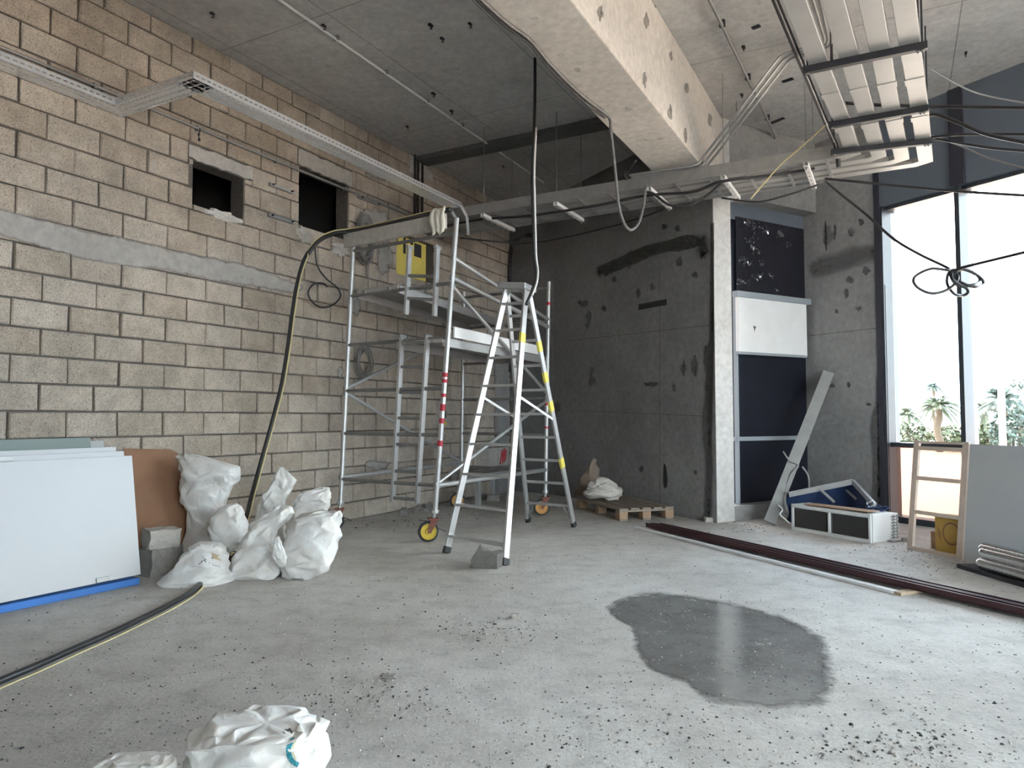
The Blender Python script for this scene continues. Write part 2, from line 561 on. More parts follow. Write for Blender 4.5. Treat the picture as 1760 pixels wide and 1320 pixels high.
def bag_material():
    m, nt, p = new_mat('woven plastic sack')
    N, L = nt.nodes, nt.links
    g = N.new('ShaderNodeNewGeometry'); pos = g.outputs['Position']
    dirt = noise_n(N, L, pos, 6, 5, 0.65)
    r = ramp(N, [(0.35, (0.80, 0.80, 0.79)), (0.72, (0.66, 0.63, 0.58))])
    L.new(dirt, r.inputs['Fac'])
    L.new(r.outputs['Color'], p.inputs['Base Color'])
    p.inputs['Roughness'].default_value = 0.55
    p.inputs['Specular IOR Level'].default_value = 0.3
    w2 = N.new('ShaderNodeTexNoise'); w2.inputs['Scale'].default_value = 16; w2.inputs['Detail'].default_value = 3; w2.inputs['Distortion'].default_value = 1.2
    L.new(pos, w2.inputs['Vector'])
    b = N.new('ShaderNodeBump'); b.inputs['Strength'].default_value = 0.22; b.inputs['Distance'].default_value = 0.03
    L.new(w2.outputs['Fac'], b.inputs['Height'])
    L.new(b.outputs['Normal'], p.inputs['Normal'])
    return m
M['bag'] = bag_material()

def glass_material(name='window glass', tint=(0.93, 0.97, 0.97, 1)):
    m, nt, p = new_mat(name)
    N, L = nt.nodes, nt.links
    N.remove(p)
    out = N['Material Output']
    tr = N.new('ShaderNodeBsdfTransparent'); tr.inputs['Color'].default_value = tint
    gl = N.new('ShaderNodeBsdfGlossy'); gl.inputs['Roughness'].default_value = 0.02
    fr = N.new('ShaderNodeFresnel'); fr.inputs['IOR'].default_value = 1.45
    mx = N.new('ShaderNodeMixShader')
    L.new(fr.outputs['Fac'], mx.inputs['Fac'])
    L.new(tr.outputs['BSDF'], mx.inputs[1]); L.new(gl.outputs['BSDF'], mx.inputs[2])
    L.new(mx.outputs['Shader'], out.inputs['Surface'])
    return m
M['glass'] = glass_material()
M['film'] = glass_material('glass tinted to dim the view', (0.46, 0.375, 0.34, 1))  # tint added to dim the sunlit ground seen through the lower panes

def floor_material(name, wet=False):
    m, nt, p = new_mat(name)
    N, L = nt.nodes, nt.links
    g = N.new('ShaderNodeNewGeometry'); pos = g.outputs['Position']
    k = 0.40 if wet else 1.0
    big = noise_n(N, L, pos, 0.55, 7, 0.62)
    r1 = ramp(N, [(0.34, (0.42, 0.395, 0.36)), (0.52, (0.535, 0.515, 0.485)), (0.7, (0.61, 0.60, 0.58))])
    L.new(big, r1.inputs['Fac'])
    col = r1.outputs['Color']
    md = noise_n(N, L, pos, 5.5, 8, 0.72)
    r2 = ramp(N, [(0.32, 0.76), (0.5, 1.0), (0.72, 1.12)])
    L.new(md, r2.inputs['Fac'])
    col = mixc(N, L, 'MULTIPLY', 1.0, col, r2.outputs['Color'])
    fn = noise_n(N, L, pos, 42, 5, 0.75)
    r3 = ramp(N, [(0.29, 0.42), (0.40, 0.95), (0.70, 1.1)])
    L.new(fn, r3.inputs['Fac'])
    col = mixc(N, L, 'MULTIPLY', 1.0, col, r3.outputs['Color'])
    # scraped patches of grit
    pt = noise_n(N, L, pos, 1.7, 6, 0.7)
    r4 = ramp(N, [(0.58, 0.0), (0.66, 0.5)])
    L.new(pt, r4.inputs['Fac'])
    col = mixc(N, L, 'MIX', r4.outputs['Color'], col, (0.36, 0.335, 0.30))
    if wet:
        col = mixc(N, L, 'MULTIPLY', 1.0, col, (0.40, 0.41, 0.425))
    L.new(col, p.inputs['Base Color'])
    b = N.new('ShaderNodeBump'); b.inputs['Distance'].default_value = 0.02
    b.inputs['Strength'].default_value = 0.02 if wet else 0.5
    L.new(fn, b.inputs['Height'])
    b2 = N.new('ShaderNodeBump'); b2.inputs['Distance'].default_value = 0.05
    b2.inputs['Strength'].default_value = 0.004 if wet else 0.25
    L.new(md, b2.inputs['Height']); L.new(b.outputs['Normal'], b2.inputs['Normal'])
    L.new(b2.outputs['Normal'], p.inputs['Normal'])
    if wet:
        rr = ramp(N, [(0.45, 0.06), (0.70, 0.35)])
        L.new(md, rr.inputs['Fac'])
        L.new(rr.outputs['Color'], p.inputs['Roughness'])
        at_ = N.new('ShaderNodeAttribute'); at_.attribute_name = 'edge'
        n5 = noise_n(N, L, pos, 9, 5, 0.7)
        ad = N.new('ShaderNodeMath'); ad.operation = 'ADD'
        L.new(at_.outputs['Fac'], ad.inputs[0])
        sb = N.new('ShaderNodeMath'); sb.operation = 'SUBTRACT'; sb.inputs[1].default_value = 0.5
        L.new(n5, sb.inputs[0])
        L.new(sb.outputs[0], ad.inputs[1])
        re = ramp(N, [(0.15, 0.0), (0.62, 1.0)])
        L.new(ad.outputs[0], re.inputs['Fac'])
        L.new(re.outputs['Color'], p.inputs['Alpha'])
    else:
        p.inputs['Roughness'].default_value = 0.8
    return m
M['floor'] = floor_material('worn concrete floor')
M['wet'] = floor_material('wet concrete', True)

# ================================================================== STRUCTURE
def px(p):
    d = p - V((0, 0, CAMH))
    c, s = math.cos(PITCH), math.sin(PITCH)
    zc = d.y * c + d.z * s
    yc = -d.y * s + d.z * c
    if zc < 0.05:
        return None
    return (880 + F * d.x / zc, 660 - F * yc / zc)

TEND = 7.62
ENDP = C0 + DA * 3.45
BACKL = tw(-11.0, 0)
BACKR = fac(13.0)

fm = MB()
fm.prism([tw(-11.3, -0.25), tw(9.5, -0.25), tw(9.5, 2.2), C0 + DA * 1.2 + DB * 0.6, R1 + DA * 0.3 + DB * 0.2, fac(13.3, -0.2)], V((0, 0, -0.15)))
S('floor', fm, M['floor'])
cm = MB()
cm.prism([tw(-11.3, -0.25, CEIL), tw(9.5, -0.25, CEIL), tw(9.5, 2.2, CEIL), C0 + DA * 1.2 + DB * 0.6 + ZUP * CEIL, R1 + DA * 0.4 + DB * 0.25 + ZUP * CEIL, fac(13.3, -0.25, CEIL)], V((0, 0, 0.3)))
S('ceiling', cm, M['ceiling'])

def px_blob(cx, cy, rx, ry, seed, n=22):
    out = []
    for i in range(n):
        a_ = 2 * math.pi * i / n
        q = V((math.cos(a_), math.sin(a_), seed * 1.7))
        k = 0.85 + 0.45 * noise.noise(q * 1.5) + 0.25 * noise.noise(q * 4)
        out.append((cx + math.cos(a_) * rx * k, cy + math.sin(a_) * ry * k))
    return out
STN = [0]
def stain(poly, p0, n, parent, mat, name='damp_stain', th=0.0012, inset=None, xmax=9999):
    """soft-rimmed patch on a plane: faded outer ring, full inner part"""
    STN[0] += 1; th += 0.00025 * (STN[0] % 12)
    m_ = len(poly)
    cx_ = sum(q[0] for q in poly) / m_; cy_ = sum(q[1] for q in poly) / m_
    if inset is None:
        w_ = max(q[0] for q in poly) - min(q[0] for q in poly); h_ = max(q[1] for q in poly) - min(q[1] for q in poly)
        inset = max(1.2, min(w_, h_) * 0.22)
    area = sum(poly[i][0] * poly[(i + 1) % m_][1] - poly[(i + 1) % m_][0] * poly[i][1] for i in range(m_))
    sg = 1.0 if area > 0 else -1.0
    inn, outr = [], []
    for i in range(m_):
        (x0, y0), (x1, y1) = poly[i - 1], poly[(i + 1) % m_]
        dx, dy = x1 - x0, y1 - y0
        l_ = math.hypot(dx, dy) or 1.0
        nx, ny = -dy / l_ * sg, dx / l_ * sg              # inward
        inn.append((poly[i][0] + nx * inset, poly[i][1] + ny * inset))
        outr.append((poly[i][0] - nx * inset * 0.5, poly[i][1] - ny * inset * 0.5))
    P = lambda q: onplane(min(q[0], xmax), q[1], p0 - n * th, n)
    mb = MB()
    vs = [P(q) for q in outr] + [P(q) for q in inn]
    fc = [(i, (i + 1) % m_, m_ + (i + 1) % m_, m_ + i) for i in range(m_)] + [tuple(range(m_, 2 * m_))]
    mb.add(vs, fc)
    o = mb.build(name, mat, parent, fix=False)
    at_e = o.data.attributes.new('edge', 'FLOAT', 'POINT')
    at_e.data.foreach_set('value', [0.0] * m_ + [0.85] * m_)
    return o
def ragged(pts, seed, j=1.6, k=6):
    r_ = random.Random(seed)
    c_ = catmull([V((x_, y_, 0)) for x_, y_ in pts], k, closed=True)
    return [(q.x + r_.uniform(-j, j) * 0.4 + j * noise.noise(q * 0.22), q.y + r_.uniform(-j, j) * 0.4 + j * noise.noise(q * 0.25 + V((9, 9, 9)))) for q in c_]
# ---- block wall with knocked-through openings
def span(pts):
    tt = [tz(*p) for p in pts]
    return tt
h1 = [tz(334, 279), tz(421, 301), tz(335, 349), tz(418, 378)]
H1 = (h1[0][0], h1[1][0], (h1[2][1] + h1[3][1]) / 2, (h1[0][1] + h1[1][1]) / 2)
h2 = [tz(516, 284), tz(600, 318), tz(516, 392), tz(600, 408)]
H2 = (h2[0][0], h2[1][0], (h2[2][1] + h2[3][1]) / 2, (h2[0][1] + h2[1][1]) / 2)
h3 = [tz(683, 398), tz(747, 412), tz(683, 470), tz(747, 487)]
H3 = (h3[0][0], h3[1][0], (h3[2][1] + h3[3][1]) / 2, h3[0][1])
HOLES = [H1, H2, H3]
LINT = [(H1[0] - 0.06, H1[1] + 0.10, H1[3], H1[3] + 0.13), (H2[0] - 0.03, H2[1] + 0.05, H2[3], H2[3] + 0.17)]
COURSE = 0.208
BLK = 0.416
PH = tz(70, 590)[0]
BAND = (-0.9, tz(478, 440)[0], 12 * COURSE, 12 * COURSE + 0.198)

def subtract(r, h):
    t0, t1, z0, z1 = r
    a0, a1, b0, b1 = h
    if a1 <= t0 or a0 >= t1 or b1 <= z0 or b0 >= z1:
        return [r]
    out = []
    if a0 > t0: out.append((t0, a0, z0, z1))
    if a1 < t1: out.append((a1, t1, z0, z1))
    m0, m1 = max(t0, a0), min(t1, a1)
    if b0 > z0: out.append((m0, m1, z0, b0))
    if b1 < z1: out.append((m0, m1, b1, z1))
    return out

wm = MB()
rects = [(-11.0, 9.3, -0.05, CEIL)]
for h in HOLES:
    rects = [q for r in rects for q in subtract(r, h)]
for (t0, t1, z0, z1) in rects:
    c = tw((t0 + t1) / 2, -0.112, (z0 + z1) / 2)
    wm.box(c, (t1 - t0) / 2, 0.088, (z1 - z0) / 2, D1, N1, ZUP)
wall_left = S('wall_left', wm, M['mortar'])

def block_mb(L, H, rnd, rough=0.006):
    mb = MB()
    def ring(inset, y, j):
        return [V((sx * (L / 2 - inset) + rnd.uniform(-j, j), y + rnd.uniform(-j, j) * 0.5, sz * (H / 2 - inset) + rnd.uniform(-j, j)))
                for sx, sz in ((-1, -1), (1, -1), (1, 1), (-1, 1))]
    a = ring(0, -0.035, 0); b = ring(0.001, -0.007, rough * 0.6); c = ring(0.009, 0.0, rough)
    fc = []
    for o in (0, 4):
        for i in range(4):
            j = (i + 1) % 4
            fc.append((o + i, o + j, o + 4 + j, o + 4 + i))
    fc.append((8, 9, 10, 11))
    mb.add(a + b + c, fc)
    return mb

ROTL = Matrix((D1, N1, ZUP)).transposed().to_4x4()     # local x,y,z -> D1,N1,ZUP
rb = random.Random(3)
JT = 0.013
STD = []
for k in range(9):
    me = block_mb(BLK - JT, COURSE - JT, rb).mesh('concrete_block')
    me.materials.append(M['block'])
    STD.append(me)
cells = []
for row in range(0, 23):
    z0 = row * COURSE
    z1 = min(z0 + COURSE, CEIL)
    if z1 - z0 < 0.05: continue
    off = 0.0 if row % 2 == 0 else BLK / 2
    k0 = int(math.floor((-1.7 - PH - off) / BLK))
    for k in range(k0, k0 + 26):
        t0 = PH + off + k * BLK + rb.uniform(-0.008, 0.008)
        t1 = PH + off + (k + 1) * BLK + rb.uniform(-0.004, 0.004)
        if t0 > TEND: continue
        rs = [(t0, t1, z0, z1)]
        for h in HOLES + LINT:
            rs = [q for r in rs for q in subtract(r, h)]
        for q in rs:
            if q[1] - q[0] > 0.045 and q[3] - q[2] > 0.04:
                cells.append(q)

def shown(q):
    t0, t1, z0, z1 = q
    c = px(tw((t0 + t1) / 2, 0, (z0 + z1) / 2))
    if c is None or not (-30 < c[0] < 1790 and -20 < c[1] < 1340):
        return 0
    a, b = px(tw(t0, 0, z0)), px(tw(t1, 0, z1))
    if a is None or b is None: return 0
    if z1 < 0.75 and c[0] < 235: return 0          # behind the leaning boards
    return abs(a[0] - b[0]) * abs(px(tw(t0, 0, z1))[1] - a[1])
cells.sort(key=shown, reverse=True)
far = MB()
for i, q in enumerate(cells):
    t0, t1, z0, z1 = q
    L, H = t1 - t0 - JT, z1 - z0 - JT
    loc = tw((t0 + t1) / 2, rb.uniform(-0.003, 0.004), (z0 + z1) / 2)
    if i < 300:
        if abs(L - (BLK - JT)) < 0.02 and abs(H - (COURSE - JT)) < 0.01:
            me = STD[rb.randrange(len(STD))]
        else:
            me = block_mb(L, H, rb).mesh('concrete_block')
            me.materials.append(M['block'])
        o = bpy.data.objects.new('concrete_block', me)
        COL.objects.link(o)
        o.matrix_world = Matrix.Translation(loc) @ ROTL
        o.parent = wall_left
    else:
        b = block_mb(L, H, rb)
        far.add([loc + ROTL.to_3x3() @ p for p in b.v], b.f)
fo = far.build('far_concrete_blocks', M['block'], wall_left)
fo['kind'] = 'stuff'

# cast band, lintels over the openings, crumbled plaster round them
def slab_on_wall(name, t0, t1, z0, z1, w, mat, parent, seed=0, n=14, j=0.012):
    r = random.Random(seed)
    top = [(t0 + (t1 - t0) * i / n, z1 + r.uniform(-j, j)) for i in range(n + 1)]
    bot = [(t0 + (t1 - t0) * i / n, z0 + r.uniform(-j, j)) for i in range(n, -1, -1)]
    mb = MB()
    mb.prism([tw(t, -0.026, z) for t, z in top + bot], N1 * (0.026 + w))
    return mb.build(name, mat, parent)
WP = W0 + N1 * 0.006
stain(ragged([(-60, 348), (60, 374), (177, 402), (290, 428), (402, 452), (470, 472), (520, 490), (500, 504), (430, 492), (350, 478), (262, 462), (190, 452), (110, 436), (30, 412), (-60, 390)], 61, 3.0), WP, -N1, wall_left, M['smear'], 'cement_band', inset=6)
for i_, (cx_, cy_, rx_, ry_) in enumerate(((640, 375, 28, 22), (662, 440, 16, 36), (712, 500, 34, 14), (585, 640, 7, 12), (650, 800, 20, 12), (610, 520, 12, 26), (650, 300, 30, 14))):
    stain(px_blob(cx_, cy_, rx_, ry_, i_ + 91, 30), WP, -N1, wall_left, M['smear'], 'cement_smear')
for i, l in enumerate(LINT):
    slab_on_wall('lintel', l[0], l[1], l[2], l[3], 0.006, M['cement'], wall_left, 4 + i, 16, 0.010)

def blob_patch(name, t0, t1, z0, z1, w, mat, parent, seed, n=64):
    r = random.Random(seed)
    tc, zc = (t0 + t1) / 2, (z0 + z1) / 2
    pts = []
    for i in range(n):
        a = 2 * math.pi * i / n
        q = V((math.cos(a), math.sin(a), seed * 1.37))
        k = 0.80 + 0.34 * noise.noise(q * 1.6) + 0.26 * noise.noise(q * 4.5) + 0.12 * noise.noise(q * 11)
        pts.append((tc + math.cos(a) * k * (t1 - t0) / 2, zc + math.sin(a) * k * (z1 - z0) / 2))
    mb = MB()
    c0 = len(pts)
    rim = [tw(t, -0.022, z) for t, z in pts]
    mid = [tw(tc + (t - tc) * 0.86, w * r.uniform(0.5, 1.1), zc + (z - zc) * 0.86) for t, z in pts]
    inn = [tw(tc + (t - tc) * 0.45, w * r.uniform(0.7, 1.3), zc + (z - zc) * 0.45) for t, z in pts]
    vs = rim + mid + inn + [tw(tc, w, zc)]
    fc = []
    for i in range(n):
        j = (i + 1) % n
        fc += [(i, j, n + j, n + i), (n + i, n + j, 2 * n + j, 2 * n + i), (2 * n + i, 2 * n + j, 3 * n)]
    mb.add(vs, fc)
    return mb.build(name, mat, parent)
# crumbled white mortar along the sills of the openings
blob_patch('crumbled_mortar', H1[0] + 0.10, H1[1] + 0.02, H1[2] - 0.10, H1[2] + 0.03, 0.014, M['plaster'], wall_left, 11)
blob_patch('crumbled_mortar', H2[0] - 0.10, H2[0] + 0.22, H2[2] - 0.22, H2[2] + 0.03, 0.012, M['cement'], wall_left, 13)
a = tz(585, 428)
blob_patch('crumbled_mortar', a[0] - 0.22, a[0] + 0.2, a[1] - 0.12, a[1] + 0.10, 0.014, M['plaster'], wall_left, 14)
a = tz(640, 395)
a = tz(715, 500)
a = tz(662, 440)
a = tz(725, 268)
blob_patch('crumbled_mortar', a[0] - 0.36, a[0] + 0.36, CEIL - 0.34, CEIL + 0.04, 0.014, M['plaster'], wall_left, 18, 80)
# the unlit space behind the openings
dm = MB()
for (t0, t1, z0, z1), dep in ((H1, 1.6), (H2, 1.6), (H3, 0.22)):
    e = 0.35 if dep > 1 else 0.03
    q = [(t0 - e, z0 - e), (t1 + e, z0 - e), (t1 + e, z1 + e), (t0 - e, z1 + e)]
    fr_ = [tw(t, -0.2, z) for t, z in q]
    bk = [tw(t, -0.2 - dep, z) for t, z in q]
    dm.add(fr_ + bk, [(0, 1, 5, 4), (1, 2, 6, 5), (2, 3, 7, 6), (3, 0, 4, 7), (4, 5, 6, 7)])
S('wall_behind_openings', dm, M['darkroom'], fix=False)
# things seen inside the first opening: a duct stub and a post
mb = MB(); c = tw(H1[0] + 0.42, -0.62, (H1[2] + H1[3]) / 2)
mb.box(c, 0.02, 0.02, 0.6, D1, N1, ZUP)
struct(mb.build('trim_1', M['aludull'], origin=(0, 0, 0)))
# yellow board in the third opening
mb = MB()
r = random.Random(5)
mb.box(tw((H3[0] + H3[1]) / 2 - 0.06, -0.11, (H3[2] + H3[3]) / 2), (H3[1] - H3[0]) / 2 - 0.01, 0.012, (H3[3] - H3[2]) / 2 + 0.04, D1, N1, ZUP)
yb = mb.build('insulation_board', M['yellow'])
tag(yb, 'yellow board showing through the knocked-out hole behind the scaffold', 'board')
for dx, dz, hw, hh in ((0.10, -0.02, 0.03, 0.05), (0.28, -0.03, 0.025, 0.11), (0.44, -0.02, 0.03, 0.04), (0.58, -0.06, 0.08, 0.09)):
    mb = MB()
    mb.box(tw(H3[0] + dx, -0.096, H3[3] + dz - hh + 0.03), hw, 0.004, hh, D1, N1, ZUP)
    mb.build('notch', M['darkroom'], yb)

# ---- end wall in the dark corner
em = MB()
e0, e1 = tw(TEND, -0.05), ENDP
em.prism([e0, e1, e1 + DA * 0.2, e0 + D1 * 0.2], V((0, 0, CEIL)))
S('wall_end', em, M['concshade'])
# ---- cast wall running back from the pier, seams and stains
ang = math.atan2(DA.y, DA.x)
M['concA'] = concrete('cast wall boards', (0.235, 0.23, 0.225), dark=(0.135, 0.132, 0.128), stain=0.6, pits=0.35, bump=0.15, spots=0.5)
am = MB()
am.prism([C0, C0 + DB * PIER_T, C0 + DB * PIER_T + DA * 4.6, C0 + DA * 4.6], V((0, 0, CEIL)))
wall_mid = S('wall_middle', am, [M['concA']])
# form-panel seams: shallow grooves proud/recessed strips
def seam(x0, y0, x1, y1, p0, n, w=0.006, parent=None, mat=None, depth=0.003):
    a, b = onplane(x0, y0, p0, n), onplane(x1, y1, p0, n)
    mb = MB()
    mb.bar(a, b, w, depth, up=n)
    return mb.build('form_seam', mat or M['mortar'], parent)
nA = DB  # plane of the cast wall
for s_ in ((975, 586, 1229, 558), (1134, 440, 1134, 880), (1000, 706, 1229, 716)):
    seam(*s_, C0 - DB * 0.0005, nA, 0.008, wall_mid)
# black slot cut into the wall, drilled mark below
mb = MB()
a, b = onplane(1098, 528, C0, nA), onplane(1146, 519, C0, nA)
mb.bar(a, b, 0.075, 0.012, up=nA)
mb.build('cut_slot', M['rubber'], wall_mid)
mb = MB()
sm_ = [(1141, 796), (1144, 800), (1146, 812), (1147.5, 826), (1146, 836), (1142.5, 840), (1140, 834), (1139.5, 820), (1140, 806)]
mb.prism([onplane(x_, y_, C0 - DB * 0.002, nA) for x_, y_ in sm_], DB * 0.004)
mb.build('black_mark', M['rubber'], wall_mid)

# stains and grout patches that have a shape of their own
stain(ragged([(1226, 520), (1222, 470), (1224, 420), (1227, 400), (1226, 700), (1224, 893), (1208, 888), (1212, 800), (1206, 740), (1211, 650), (1208, 600), (1219, 585)], 1), C0, nA, wall_mid, M['damp'], xmax=1227.5)
stain(ragged([(1030, 462), (1080, 440), (1130, 420), (1178, 413), (1195, 404), (1212, 402), (1222, 430), (1206, 446), (1198, 428), (1184, 420), (1150, 430), (1110, 440), (1060, 463), (1032, 474)], 2), C0, nA, wall_mid, M['damp'])
for i_, (cx_, cy_, rx_, ry_) in enumerate(((1142, 390, 6, 6), (1164, 393, 6, 6), (1195, 472, 7, 8), (1121, 493, 6, 7), (1168, 450, 7, 11), (1003, 521, 12, 7), (1038, 530, 5, 5), (1175, 632, 5, 16), (1194, 630, 8, 22), (1158, 665, 4, 8), (1118, 660, 14, 5), (1195, 812, 5, 5), (1102, 806, 5, 6), (1097, 503, 5, 9), (1056, 480, 4, 7))):
    stain(px_blob(cx_, cy_, rx_, ry_, i_ + 3), C0, nA, wall_mid, M['damp'])

# pier end face
pm = MB()
pm.prism([C0 - DA * 0.012 - DB * 0.004, C0 - DA * 0.012 + DB * (PIER_T + 0.004), C0 + DB * (PIER_T + 0.004), C0 - DB * 0.004], V((0, 0, CEIL)))
S('wall_pier', pm, M['pier'], bevel=0.008)

# header beam over the recess, flush with the pier
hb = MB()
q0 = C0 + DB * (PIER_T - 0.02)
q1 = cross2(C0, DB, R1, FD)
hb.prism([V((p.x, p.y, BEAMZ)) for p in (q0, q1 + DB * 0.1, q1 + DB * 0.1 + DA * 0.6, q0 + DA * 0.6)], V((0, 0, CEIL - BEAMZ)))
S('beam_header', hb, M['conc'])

# main beam parallel to the block wall
wA = (fl(1122, 296.5, BEAMZ) - W0).dot(N1)
wB = (fl(1204.5, 283, BEAMZ) - W0).dot(N1)
tE = (C0 - W0).dot(D1) + 0.35
bm = MB()
bm.prism([tw(-11, wA, BEAMZ), tw(-11, wB, BEAMZ), tw(tE, wB, BEAMZ), tw(tE, wA, BEAMZ)], V((0, 0, CEIL - BEAMZ)))
S('beam_main', bm, M['beam'], bevel=0.012)
beam_o = bpy.data.objects['beam_main']
for i_, (cx_, cy_, rx_, ry_) in enumerate(((1032, 22, 7, 15), (1111, 36, 5, 13), (1128, 5, 4, 10), (1153, 95, 4, 9), (1108, 137, 5, 17), (1180, 152, 5, 9), (1152, 192, 4, 14), (1220, 207, 5, 13), (1178, 235, 4, 14), (1238, 170, 3, 12))):
    stain(px_blob(cx_, cy_, rx_, ry_, i_ + 31), tw(0, wB), -N1, beam_o, M['beampatch'], 'grout_patch')
for i_, (cx_, cy_, rx_, ry_) in enumerate(((992, 120, 7, 5), (1105, 241, 8, 4), (1136, 239, 6, 3), (918, 32, 10, 3), (1080, 188, 9, 4), (965, 96, 6, 4))):
    mb = MB(); mb.prism([fl(x_, y_, BEAMZ - 0.001) for x_, y_ in px_blob(cx_, cy_, rx_, ry_, i_ + 51)], ZUP * 0.001)
    mb.build('grout_patch', M['beampatch'], beam_o)
# shallow rib under the slab on the far side
rp0, rp1 = fl(735, 255, CEIL - 0.02), fl(1012, 192, CEIL - 0.02)
tR = (rp0 - W0).dot(D1) + 0.2
rm = MB()
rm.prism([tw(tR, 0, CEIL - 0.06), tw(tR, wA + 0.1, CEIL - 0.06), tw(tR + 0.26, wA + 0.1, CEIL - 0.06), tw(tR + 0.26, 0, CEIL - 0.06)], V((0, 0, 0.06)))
S('beam_rib', rm, M['concshade'])

# ---- facade: cast wall, jambs, mullions, transom, glass, fascia
sW = fs(1520)
HEAD = fpx(1521, 353).z
TRZ = fpx(1521, 764).z
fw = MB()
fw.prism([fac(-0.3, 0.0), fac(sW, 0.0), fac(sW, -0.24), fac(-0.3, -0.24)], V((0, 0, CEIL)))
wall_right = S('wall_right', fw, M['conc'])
seam(1392, 577, 1508, 564, R1 - DB * 0.0005, DB, 0.008, wall_right)
stain(ragged([(1392, 452), (1430, 436), (1470, 425), (1512, 420), (1514, 444), (1480, 452), (1440, 468), (1400, 476)], 5), R1, DB, wall_right, M['dampright'])
stain(ragged([(1514, 640), (1515, 900), (1497, 890), (1500, 800), (1494, 735), (1503, 690), (1506, 655)], 6), R1, DB, wall_right, M['dampright'])
for i_, (cx_, cy_, rx_, ry_) in enumerate(((1480, 381, 5, 7), (1464, 399, 6, 9), (1435, 396, 3, 14), (1419, 405, 4, 24), (1455, 505, 5, 11), (1488, 465, 8, 7), (1438, 535, 4, 5), (1476, 530, 6, 5), (1459, 661, 4, 6), (1431, 663, 6, 5), (1493, 695, 6, 4), (1400, 335, 3, 5), (1461, 480, 8, 6))):
    stain(px_blob(cx_, cy_, rx_, ry_, i_ + 71), R1, DB, wall_right, M['dampright'])
SEND = 13.0
fa = MB()
fa.prism([fac(sW, 0.0, HEAD), fac(SEND, 0.0, HEAD), fac(SEND, -0.24, HEAD), fac(sW, -0.24, HEAD)], V((0, 0, CEIL - HEAD)))
S('trim_2', fa, M['fascia'])
s1 = fs(1651)
PITCHS = s1 - sW - 0.02
muls = [s1 + PITCHS * 1.25 * k for k in range(0, 10) if s1 + PITCHS * 1.25 * k < SEND]
prev = sW + 0.05
wi = 0
for i, sm in enumerate(muls + [SEND]):
    wi += 1
    w_ = MB()
    if i == 0:                                   # jamb against the cast wall
        w_.prism([fac(sW, 0.004), fac(sW + 0.03, 0.004), fac(sW + 0.03, -0.24), fac(sW, -0.24)], V((0, 0, HEAD)))
    a0, a1 = prev, sm
    w_.prism([fac(a0 - 0.03, -0.05, TRZ - 0.025), fac(a1, -0.05, TRZ - 0.025), fac(a1, -0.2, TRZ - 0.025), fac(a0 - 0.03, -0.2, TRZ - 0.025)], V((0, 0, 0.05)))
    w_.prism([fac(a0 - 0.03, -0.02, 0), fac(a1, -0.02, 0), fac(a1, -0.24, 0), fac(a0 - 0.03, -0.24, 0)], V((0, 0, 0.07)))
    w_.prism([fac(a0 - 0.03, -0.05, HEAD - 0.045), fac(a1, -0.05, HEAD - 0.045), fac(a1, -0.24, HEAD - 0.045), fac(a0 - 0.03, -0.24, HEAD - 0.045)], V((0, 0, 0.043)))
    win = S('window_%d' % wi, w_, M['frame'])
    if sm < SEND:
        mm = MB()
        mm.prism([fac(sm, 0.01), fac(sm + 0.05, 0.01), fac(sm + 0.05, -0.24), fac(sm, -0.24)], V((0, 0, CEIL)))
        mm.build('mullion', M['frame'], win)
    for z0, z1 in ((0.07, TRZ - 0.025), (TRZ + 0.025, HEAD - 0.045)):
        g_ = MB()
        g_.box((fac(a0 - 0.02, -0.17, 0) + fac(a1, -0.17, 0)) / 2 + V((0, 0, (z0 + z1) / 2)), (a1 - a0 + 0.02) / 2, 0.004, (z1 - z0) / 2, FD, DB, ZUP)
        g_.build('pane', M['film'] if z0 < 0.1 else M['glass'], win)  # lower panes take the added dimming tint
    prev = sm + 0.08
# paler strip on the lower part of the first jamb, dark post strip above
jm = MB()
jm.prism([fac(sW + 0.031, -0.02), fac(sW + 0.034, -0.02), fac(sW + 0.034, -0.15), fac(sW + 0.031, -0.15)], V((0, 0, fpx(1530, 487).z)))
S('trim_3', jm, M['jamb'])
jm = MB()
jm.prism([fac(sW - 0.07, 0.012), fac(sW, 0.012), fac(sW, 0.0), fac(sW - 0.07, 0.0)], V((0, 0, CEIL)))
S('trim_4', jm, M['fasciadark'])
jm = MB()
jm.prism([fac(s1 - 0.03, 0.03, HEAD), fac(s1 + 0.12, 0.03, HEAD), fac(s1 + 0.12, 0.0, HEAD), fac(s1 - 0.03, 0.0, HEAD)], V((0, 0, CEIL - HEAD)))
S('trim_5', jm, M['fasciadark'])

